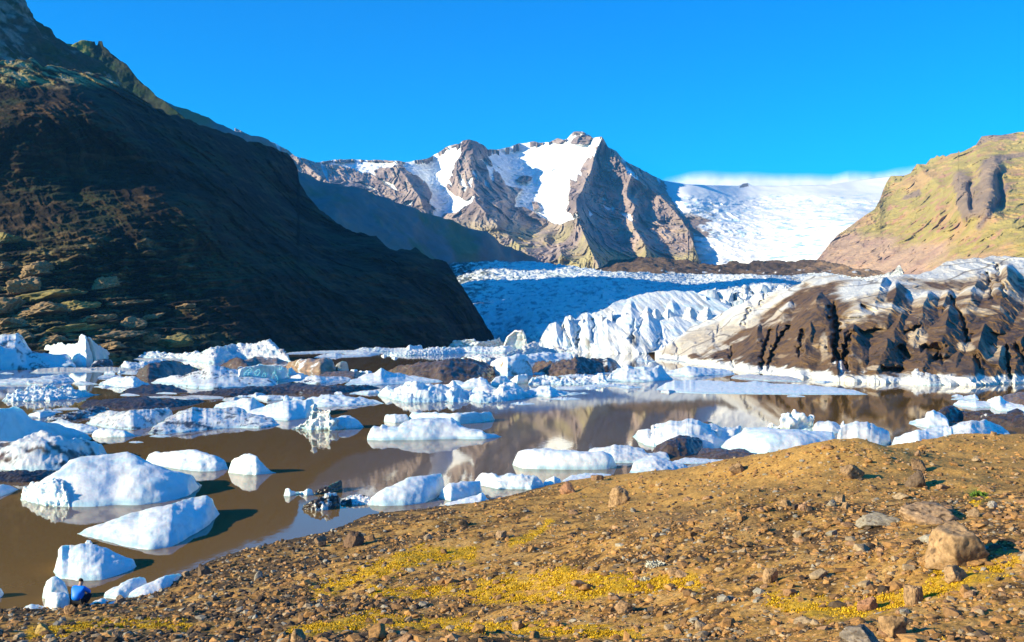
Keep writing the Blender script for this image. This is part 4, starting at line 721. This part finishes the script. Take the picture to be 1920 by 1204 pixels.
# stones: many small ones that nobody could count
PHI = (1 + 5 ** .5) / 2
ICO = np.array([(-1,PHI,0),(1,PHI,0),(-1,-PHI,0),(1,-PHI,0),(0,-1,PHI),(0,1,PHI),(0,-1,-PHI),(0,1,-PHI),(PHI,0,-1),(PHI,0,1),(-PHI,0,-1),(-PHI,0,1)]); ICO /= np.linalg.norm(ICO[0])
ICF = np.array([(0,11,5),(0,5,1),(0,1,7),(0,7,10),(0,10,11),(1,5,9),(5,11,4),(11,10,2),(10,7,6),(7,1,8),(3,9,4),(3,4,2),(3,2,6),(3,6,8),(3,8,9),(4,9,5),(2,4,11),(6,2,10),(8,6,7),(9,8,1)])
def rotz(V, a): return np.stack([V[..., 0] * np.cos(a) - V[..., 1] * np.sin(a), V[..., 0] * np.sin(a) + V[..., 1] * np.cos(a), V[..., 2]], -1)
PAL = np.array([(0.40,0.21,0.075),(0.32,0.165,0.06),(0.2,0.11,0.05),(0.09,0.062,0.042),(0.34,0.24,0.14),(0.29,0.25,0.19),(0.36,0.2,0.1)])
def palpick(n, px): 
    pr = np.array([.24,.22,.16,.12,.12,.06,.08]); dk = np.array([.1,.16,.24,.3,.08,.1,.02]); t = sst(900 - px, -100, 500)[:, None]
    cdf = np.cumsum(pr * (1 - t) + dk * t, 1); return (rng.random(n)[:, None] > cdf).sum(1).clip(0, 6)
NP_ = 60000
k = rng.choice(vi, NP_, p=wv); pu = GU.ravel()[k] + rng.uniform(-2, 2, NP_); pd = GD.ravel()[k] * (1 + rng.uniform(-.004, .004, NP_)); px_ = (pu - CX) / F * pd; pz = gz(px_, pd)
mw = mo.ravel()[k]; keep = (pz > 0.02) & (rng.random(NP_) > 0.75 * mw) & (rng.random(NP_) > 0.45 * hilly.ravel()[k]) & (rng.random(NP_) < .35 + .65 * sst(n1.ravel()[k] + .6 * n2_.ravel()[k], -.45, .25)); pu, pd, px_, pz = pu[keep], pd[keep], px_[keep], pz[keep]; n = len(pu)
sz = np.exp(rng.normal(0, 0.65, n)) * 0.0195 * (pd / 18) ** 0.55 * (1 + 0.4 * sst(1000 - pu, 0, 500)); sz = np.minimum(sz, 0.13)
V = ICO[None] * (1 + rng.uniform(-.38, .3, (n, 12, 1))) * sz[:, None, None] * np.stack([rng.uniform(.8, 1.5, n), rng.uniform(.7, 1.2, n), rng.uniform(.45, .9, n)], -1)[:, None]
V = rotz(V, rng.uniform(0, 6.28, n)[:, None]) + np.stack([px_, pd, pz + 0.25 * sz], -1)[:, None]
pc = PAL[palpick(n, pu)] * rng.uniform(.75, 1.25, (n, 1))
Fc = (ICF[None] + 12 * np.arange(n)[:, None, None]).reshape(-1, 3)
tag(mk('gravel', V, Fc, M_STONE, np.repeat(pc, 12, 0), smooth=False), 'loose brown gravel and pebbles strewn over the moraine', kind='stuff')
# moss cushions and tufts: small leafy clumps
NM = 8000
wm2 = wv * (mo.ravel()[vi] ** 2 + 1e-6); k = rng.choice(vi, NM, p=wm2 / wm2.sum()); pu = GU.ravel()[k] + rng.uniform(-3, 3, NM); pd = GD.ravel()[k]; px_ = (pu - CX) / F * pd; pz = gz(px_, pd)
V = []; Cm = []
for a in range(9):
    s = 0.021 * (pd / 20) ** .5 * rng.uniform(.5, 1.7, NM); an = rng.uniform(0, 6.28, NM); t = rng.uniform(.2, .9, NM)
    o = np.stack([px_ + rng.normal(0, 1, NM) * s * 1.3, pd + rng.normal(0, 1, NM) * s * 1.3, pz], -1); dx = np.stack([np.cos(an), np.sin(an), an * 0], -1); up = np.stack([np.sin(an) * t, -np.cos(an) * t, an * 0 + 1], -1)
    V.append(np.stack([o - dx * s[:, None] * .6, o + dx * s[:, None] * .6, o + up * s[:, None] * 1.1], 1)); cc = np.array([(0.6,0.36,0.02)]) * rng.uniform(.6, 1.3, (NM, 1)); Cm.append(np.repeat(cc, 3, 0))
V = np.concatenate(V).reshape(-1, 3)
tag(mk('moss', V, np.arange(len(V)).reshape(-1, 3), M_STONE, np.concatenate(Cm), smooth=False), 'yellow moss growing in bands between the stones', kind='stuff')

# stones one can point at
def ico(sub):
    V, Fs = ICO.copy(), ICF.copy()
    for _ in range(sub):
        e = {}; V = list(V); nf = []
        def mid(a, b):
            q = (min(a, b), max(a, b))
            if q not in e: m = np.asarray(V[a]) + np.asarray(V[b]); V.append(m / np.linalg.norm(m)); e[q] = len(V) - 1
            return e[q]
        for a, b_, c_ in Fs:
            x, y, z = mid(a, b_), mid(b_, c_), mid(c_, a); nf += [(a, x, z), (b_, y, x), (c_, z, y), (x, y, z)]
        V, Fs = np.array(V), np.array(nf)
    return V, Fs
I3, I4 = ico(3), ico(4)
def rockshape(I, planes, r, noise_a, squash):
    D = I[0]; n = r.normal(size=(planes, 3)); n /= np.linalg.norm(n, axis=1)[:, None]; dd = r.uniform(.55, .95, planes)
    c = D @ n.T; R = np.where(c > 0.05, dd / np.maximum(c, .05), 9).min(1).clip(0, 1.25)
    V = D * R[:, None]; o = r.uniform(0, 50)
    V = V * (1 + noise_a * fbm(V * 1.6 + o, 5) + 0.5 * noise_a * fbm(V * 6 + o, 3))[:, None]
    V = V * np.array(squash); V[:, 2] = np.maximum(V[:, 2], -0.45 * squash[2]); return V
def rockcol(V, base, r):
    n = fbm(V * 2.2 + r.uniform(0, 50), 5); n2 = fbm(V * 9 + r.uniform(0, 50), 3); c = np.empty(V.shape); c[:] = base
    c = mixc(c, np.array(base) * .55, sst(n, .0, .5)); c = mixc(c, (.12, .075, .045), sst(n2, .3, .55)); return mixc(c, np.minimum(np.array(base) * 1.35, .6), sst(-n2, .25, .6) * .6)
def boulder(label, px, py, w, h, base=(.33,.2,.1), planes=16, na=.12, tilt=0.0):
    h = min(h, .95 * w); x, d, z = ground_at(px, py); wm_ = w / F * d; hm = h / F * d; r = np.random.default_rng(int(px * 7 + py))
    V = rockshape(I4, planes, r, na, (1, .85, 1)); V -= (V.max(0) + V.min(0)) / 2; V /= (V.max(0) - V.min(0)); C = rockcol(V, base, r)
    V = V * np.array([wm_, .85 * wm_, hm * 1.1]); V[:, 0] += tilt * V[:, 2]
    o = mk('boulder', V, I4[1], M_STONE, C, smooth=True); o.location = (x, d + .2 * wm_, z + hm * .42); tag(o, label, 'boulder'); return o
TAN, GRY, DRK, RED = (.36,.22,.11), (.3,.25,.18), (.15,.1,.065), (.34,.17,.09)
for a in (('largest tan boulder on the slope with a dark shadow beside it',1800,1062,112,76,TAN,18,.1), ('squarish tan stone just below the largest boulder',1797,1092,48,32,TAN,12), ('upright tan stone standing at the shore edge of the slope',1160,948,38,40,TAN,12), ('rounded brown boulder near the top of the gravel hill',1602,898,44,27,(.3,.18,.09),18),
    ('brown stone above the dark wedge rock on the hill side',1724,883,28,24,(.25,.15,.08),12), ('dark wedge shaped rock on the side of the hill',1722,915,42,34,DRK,9), ('wide flat pinkish tan slab rock half sunk in gravel',1748,980,118,34,(.4,.25,.14),14,.12), ('pale grey flat rock beside the pinkish slab',1648,988,78,26,GRY,16),
    ('small dark tipped stone at the end of the pinkish slab',1828,972,26,20,(.28,.18,.1),11), ('tall pointed tan stone with a black shadow on gravel',1446,1092,30,32,TAN,9), ('sharp ridged tan rock below the largest boulder',1716,1134,36,38,TAN,8), ('reddish brown triangular stone low on the slope',1628,1146,40,28,RED,8),
    ('tall angular tan rock at the bottom of the slope',1676,1196,50,44,TAN,11), ('grey wedge rock beside the tall angular tan rock',1622,1212,80,32,(.25,.2,.15),9), ('small rounded tan stone on the middle of the hill',1476,953,24,16,TAN,12), ('pinkish cube stone below the middle of the hill',1508,960,22,16,(.38,.22,.13),10),
    ('flat topped tan stone with shadow in the hill hollow',1578,943,24,16,TAN,11), ('grey stone touching the flat topped tan stone',1560,950,22,14,GRY,12), ('round tan stone below the flat topped tan stone',1588,956,20,15,TAN,12), ('tan slab stone on the crest where hill meets water',1384,888,34,20,(.3,.18,.09),10),
    ('rounded reddish stone at the shore behind the arch berg',1064,926,32,22,RED,14), ('big dark cracked rock beside the beach gravel',662,1026,40,28,(.17,.1,.06),10), ('tan block among dark rubble by the beach',600,1022,24,18,(.27,.17,.1),10), ('dark rock at the tip of the grounded ice slab',382,1080,28,22,DRK,11),
    ('upright tan stone cut by the lower picture edge',558,1206,28,34,TAN,9), ('tan stone with shadow between moss bands low down',972,1182,26,18,TAN,10), ('yellowish lichened stone on the beach slope',78,1190,30,20,(.36,.24,.08),13), ('tan boulder at the feet of the crouching person',130,1152,26,20,(.36,.21,.1),12),
    ('small brown stone between the ice scraps on the beach',226,1131,20,14,(.25,.17,.11),12), ('brown stone beside the grounded ice at the waterline',348,1082,16,12,(.3,.2,.12),12), ('pale stone in the dark band of gravel',803,1014,20,13,(.34,.24,.15),12), ('small tan stone on the far gravel saddle',1864,818,12,9,TAN,12),
    ('tan lump near the top of the gravel saddle',1722,856,14,12,(.3,.18,.1),12), ('brown stone where the lagoon shore meets the tan hill',1120,902,24,12,(.27,.16,.09),12), ('tall tan stone at the edge of the lower slope',218,1206,22,30,(.33,.2,.11),9), ('tan stone standing alone above the moss band',940,1010,22,15,(.33,.21,.12),11),
    ('pale grey stone near the green moss cushion',1862,953,18,14,(.36,.31,.25),12), ('orange tan block on the lower middle slope',1262,1078,24,14,(.38,.22,.1),10), ('twin of two orange tan blocks lower middle slope',1280,1081,26,13,(.36,.22,.12),10), ('broad tan stone cut by the corner of the slope',1170,1150,34,24,(.37,.22,.11),10)):
    boulder(*a)
protos = []
for q in range(14):
    r = np.random.default_rng(100 + q); V = rockshape(I3, 9 + q % 6, r, .08, (1, r.uniform(.7, 1), r.uniform(.55, .9)))
    protos.append(mk('stone', V, I3[1], M_STONE, rockcol(V, PAL[q % 7], r)))
ZN = [('dark stone lying in the gravel beach beside the lagoon', 'stones of the dark gravel beach'), ('brown stone among the yellow moss bands', 'stones among the yellow moss'), ('tan stone lying on the open gravel hill', 'stones of the gravel hill'), ('tan stone scattered on the stony slope below the boulders', 'stones of the lower slope')]
k = rng.choice(vi, 245, p=wv)
for q, kk in enumerate(k):
    pu, pd = GU.ravel()[kk], GD.ravel()[kk]; x = (pu - CX) / F * pd; z = GZ.ravel()[kk]
    if z < 0.05: continue
    py = YH + F * (H - z) / pd
    zi = 0 if pu < 560 or (pu < 900 and py < 1040) else 2 if (py < 985 and pu > 900) else 1 if pu < 1350 else 3
    pr = [q_ for q_ in range(14) if (q_ % 7 in (2, 3, 5)) == (zi == 0)]; src = protos[pr[q % len(pr)]]
    o = protos[q] if q < 14 else src.copy()
    if q >= 14: COL.objects.link(o)
    s = float(np.exp(rng.normal(0, .35)) * .085 * (pd / 20) ** .5); o.scale = (s * rng.uniform(.9, 1.3), s, s * rng.uniform(.8, 1.1)); o.rotation_euler = (rng.uniform(-.3, .3), rng.uniform(-.3, .3), rng.uniform(0, 6.28)); o.location = (x, pd, z + .3 * s)
    tag(o, ZN[zi][0], 'stone', ZN[zi][1])
for q, (px, py, w, h) in enumerate(OUT):  # added rocks that stick out of the slope into the sun
    P0 = hv[int(np.argmin((hu - px) ** 2 + (hy - py) ** 2))]; d_ = float(P0[1]); r = np.random.default_rng(500 + q)
    V = rockshape(I4, 12, r, .3, (1, 1, 1)); V = V + .12 * ridged(V * 3 + q, 4)[:, None] * V; V -= (V.max(0) + V.min(0)) / 2; V /= (V.max(0) - V.min(0))
    wm_, hm_ = w / F * d_, h / F * d_; V = V * np.array([1.5 * wm_, 1.0 * wm_ + 4, 1.35 * hm_]); V[:, 2] += .18 * V[:, 0]
    o = mk('sun_catch_outcrop', V, I4[1], M_STONE, rockcol(V / wm_ * 3, (.27, .18, .095) if q % 4 else (.24, .19, .07), r)); o.location = (P0[0] - .004 * d_, d_ - .2 * wm_ - 2, P0[2] + .3 * hm_); tag(o, 'tan rock outcrop added to catch sun on the dark hillside', 'rock outcrop', 'outcrops added to catch sun on the dark hillside')
# pale lichen plant
def tuft(label, px, py, w, colr):
    x, d, z = ground_at(px, py); V = []; r = np.random.default_rng(int(px)); wm_ = w / F * d
    for q in range(260):
        a, rr = r.uniform(0, 6.28), wm_ * .5 * r.random() ** .6; o = np.array([math.cos(a) * rr, math.sin(a) * rr * .8, r.uniform(0, .5) * wm_ * .5 * (1 - rr / wm_)]); s = wm_ * .09 * r.uniform(.6, 1.4); b1 = r.normal(size=3) * s; b2 = r.normal(size=3) * s; b2[2] = abs(b2[2]) + s; V += [o, o + b1, o + b2]
    o = mk('plant', np.array(V), np.arange(len(V)).reshape(-1, 3), M_STONE, np.array(colr) * r.uniform(.7, 1.2, (len(V) // 3, 1)).repeat(3, 0), smooth=False); o.location = (x, d, z); tag(o, label, 'plant')
tuft('pale grey woolly plant beside the yellow moss band', 1228, 1064, 34, (.62, .58, .46)); tuft('bright green moss cushion on the far gravel slope', 1834, 931, 26, (.12, .2, .03)); tuft('small pale plant below the grey woolly plant', 1210, 1090, 18, (.5, .45, .33))

# ------------------------------------------------------------------ person crouching on the beach
def plain(name, colr, rough=.7):
    m = material(name, rough, .3, .25, 40, .12, .004, 4, base=colr); return m
M_SKIN, M_JKT, M_TRS, M_HAIR, M_SHOE = plain('skin', (.5,.3,.2)), plain('jacket_cloth', (.002,.19,.75), .5), plain('trouser_cloth', (.012,.012,.016)), plain('hair', (.03,.016,.01)), plain('shoe_leather', (.03,.02,.015))
def skin(name, joints, edges, mat, parent, root=0, sub=2):
    me = bpy.data.meshes.new(name); me.from_pydata([j[:3] for j in joints], edges, []); me.materials.append(mat); o = bpy.data.objects.new(name, me); COL.objects.link(o); o.parent = parent
    md = o.modifiers.new('skin', 'SKIN'); md.use_smooth_shade = True
    for i, j in enumerate(joints):
        sv = me.skin_vertices[0].data[i]; sv.radius = (j[3], j[4] if len(j) > 4 else j[3]); sv.use_root = (i == root)
    ss = o.modifiers.new('sub', 'SUBSURF'); ss.levels = sub; ss.render_levels = sub; return o
d = 35.3; x = (144 - CX) / F * d; z = float(gz(np.array([x]), np.array([d]))[0])
pr = bpy.data.objects.new('person', None); COL.objects.link(pr); pr.location = (x, d, max(z, 0.0)); pr.rotation_euler = (0, 0, math.radians(-12))
tag(pr, 'person in bright blue jacket and dark trousers crouching at the water edge', 'person')
J = [(0,0,.24,.13),(0,.06,.42,.13),(0,.14,.62,.12),(0,.2,.74,.055),(0,.25,.83,.085),(0,.27,.92,.075),
     (-.11,.03,.24,.09),(-.17,.36,.42,.065),(-.14,.14,.09,.045),(-.15,.3,.04,.04), (.11,.03,.24,.09),(.32,.34,.42,.065),(.22,.14,.09,.045),(.25,.3,.04,.04),
     (-.19,.15,.67,.06),(-.25,.34,.5,.045),(-.1,.5,.38,.03),(-.08,.56,.35,.028), (.19,.15,.67,.06),(.25,.34,.5,.045),(.1,.5,.38,.03),(.08,.56,.35,.028)]
E = [(0,1),(1,2),(2,3),(3,4),(4,5),(0,6),(6,7),(7,8),(8,9),(0,10),(10,11),(11,12),(12,13),(2,14),(14,15),(15,16),(16,17),(2,18),(18,19),(19,20),(20,21)]
for hnd, sx in ((17, -1), (21, 1)):
    hx = sx * .08
    for f in range(4):
        J.append((hx + sx * (.022 - .015 * f), .6, .34 - .004 * f, .009)); E.append((hnd, len(J) - 1)); J.append((hx + sx * (.018 - .013 * f), .64 + .006 * (f in (1, 2)), .318, .008)); E.append((len(J) - 2, len(J) - 1))
    J.append((hx - sx * .035, .565, .335, .010)); E.append((hnd, len(J) - 1)); J.append((hx - sx * .04, .6, .32, .009)); E.append((len(J) - 2, len(J) - 1))
skin('body', J, E, M_SKIN, pr)
skin('jacket', [(0,-.04,.22,.22,.2),(0,.04,.42,.22,.2),(0,.12,.6,.21,.17),(0,.185,.71,.085),(-.2,.14,.66,.09),(-.27,.33,.5,.075),(-.12,.49,.39,.05),(.2,.14,.66,.09),(.27,.33,.5,.075),(.12,.49,.39,.05)], [(0,1),(1,2),(2,3),(2,4),(4,5),(5,6),(2,7),(7,8),(8,9)], M_JKT, pr)
skin('trousers', [(0,-.02,.2,.17,.15),(-.12,.06,.23,.12),(-.18,.36,.43,.09),(-.15,.15,.12,.065),(.12,.06,.23,.12),(.34,.34,.43,.09),(.23,.15,.12,.065)], [(0,1),(1,2),(2,3),(0,4),(4,5),(5,6)], M_TRS, pr)
for sx in (-1, 1): skin('shoe', [(sx * .18 + .04,.08,.05,.05),(sx * .19 + .045,.2,.055,.055),(sx * .2 + .05,.33,.04,.045)], [(0,1),(1,2)], M_SHOE, pr)
skin('hair', [(0,.2,.86,.085),(0,.245,.93,.095),(0,.28,.95,.06)], [(0,1),(1,2)], M_HAIR, pr)

# ------------------------------------------------------------------ cloud bank behind the icefall and the air between
def volbox(name, verts, faces, dens, colr, aniso, noise_=None):
    me = bpy.data.meshes.new(name); me.from_pydata(verts, [], faces); o = bpy.data.objects.new(name, me); COL.objects.link(o)
    m = bpy.data.materials.new(name); m.use_nodes = True; N, L = m.node_tree.nodes, m.node_tree.links; N.remove(N['Principled BSDF'])
    v = N.new('ShaderNodeVolumePrincipled'); v.inputs['Color'].default_value = (*colr, 1); v.inputs['Density'].default_value = dens; v.inputs['Anisotropy'].default_value = aniso
    L.new(v.outputs[0], N['Material Output'].inputs['Volume']); me.materials.append(m); return o, m, v
def boxv(x0, x1, y0, y1, z0, z1): return [(x0,y0,z0),(x1,y0,z0),(x1,y1,z0),(x0,y1,z0),(x0,y0,z1),(x1,y0,z1),(x1,y1,z1),(x0,y1,z1)], [(0,3,2,1),(4,5,6,7),(0,1,5,4),(1,2,6,5),(2,3,7,6),(3,0,4,7)]
o, m, v = volbox('haze', *boxv(-9500, 9500, -3500, 6200, -6, 900), 0.00007, (0.12, 0.5, 1.0), 0.2)
tag(o, 'thin blue haze in the air of the valley', kind='stuff')
# cloud: one long soft roll, thinning towards its upper edge
M_CL = bpy.data.materials.new('cloud_white'); M_CL.use_nodes = True; N, L = M_CL.node_tree.nodes, M_CL.node_tree.links
b = N['Principled BSDF']; b.inputs['Base Color'].default_value = (.9, .9, .92, 1); b.inputs['Roughness'].default_value = 1; b.inputs['Specular IOR Level'].default_value = 0
at = N.new('ShaderNodeAttribute'); at.attribute_name = 'col'; L.new(at.outputs['Color'], b.inputs['Alpha'])
nu_, nv_ = 300, 60
u = np.linspace(1225, 1800, nu_); v = np.linspace(0, 1, nv_)[:, None]
yt = np.interp(u, [1225,1250,1290,1340,1390,1440,1500,1560,1590,1640,1680,1720,1770,1800], [345,333,323,320,322,326,324,327,320,323,315,310,306,305]) + 3.5 * fbm(np.stack([u / 70, u * 0, u * 0], -1), 3) - 2
ph = v * np.pi; U = np.broadcast_to(u, (nv_, nu_)); Yc = lerp(356.0, yt, v); Dc = 6600 + 420 * v ** 1.6 + 25 * fbm(np.stack([U / 60, Yc / 40, U * 0], -1), 3)
A = np.clip((1 - v) * 1.9, 0, 1) ** 1.3 * sst(U, 1225, 1310)
Pc = world(U, Yc, Dc); Pb = Pc.copy(); Pb[..., 1] = 7300 + (7300 - Pb[..., 1]) * .6; Pb = Pb[::-1]
tag(mk('cloud_bank', np.concatenate([Pc, Pb]), gridfaces(2 * nv_, nu_), M_CL, np.repeat(np.concatenate([A, A[::-1]])[..., None], 3, -1)), 'low white cloud bank lying along the ice horizon', kind='stuff')
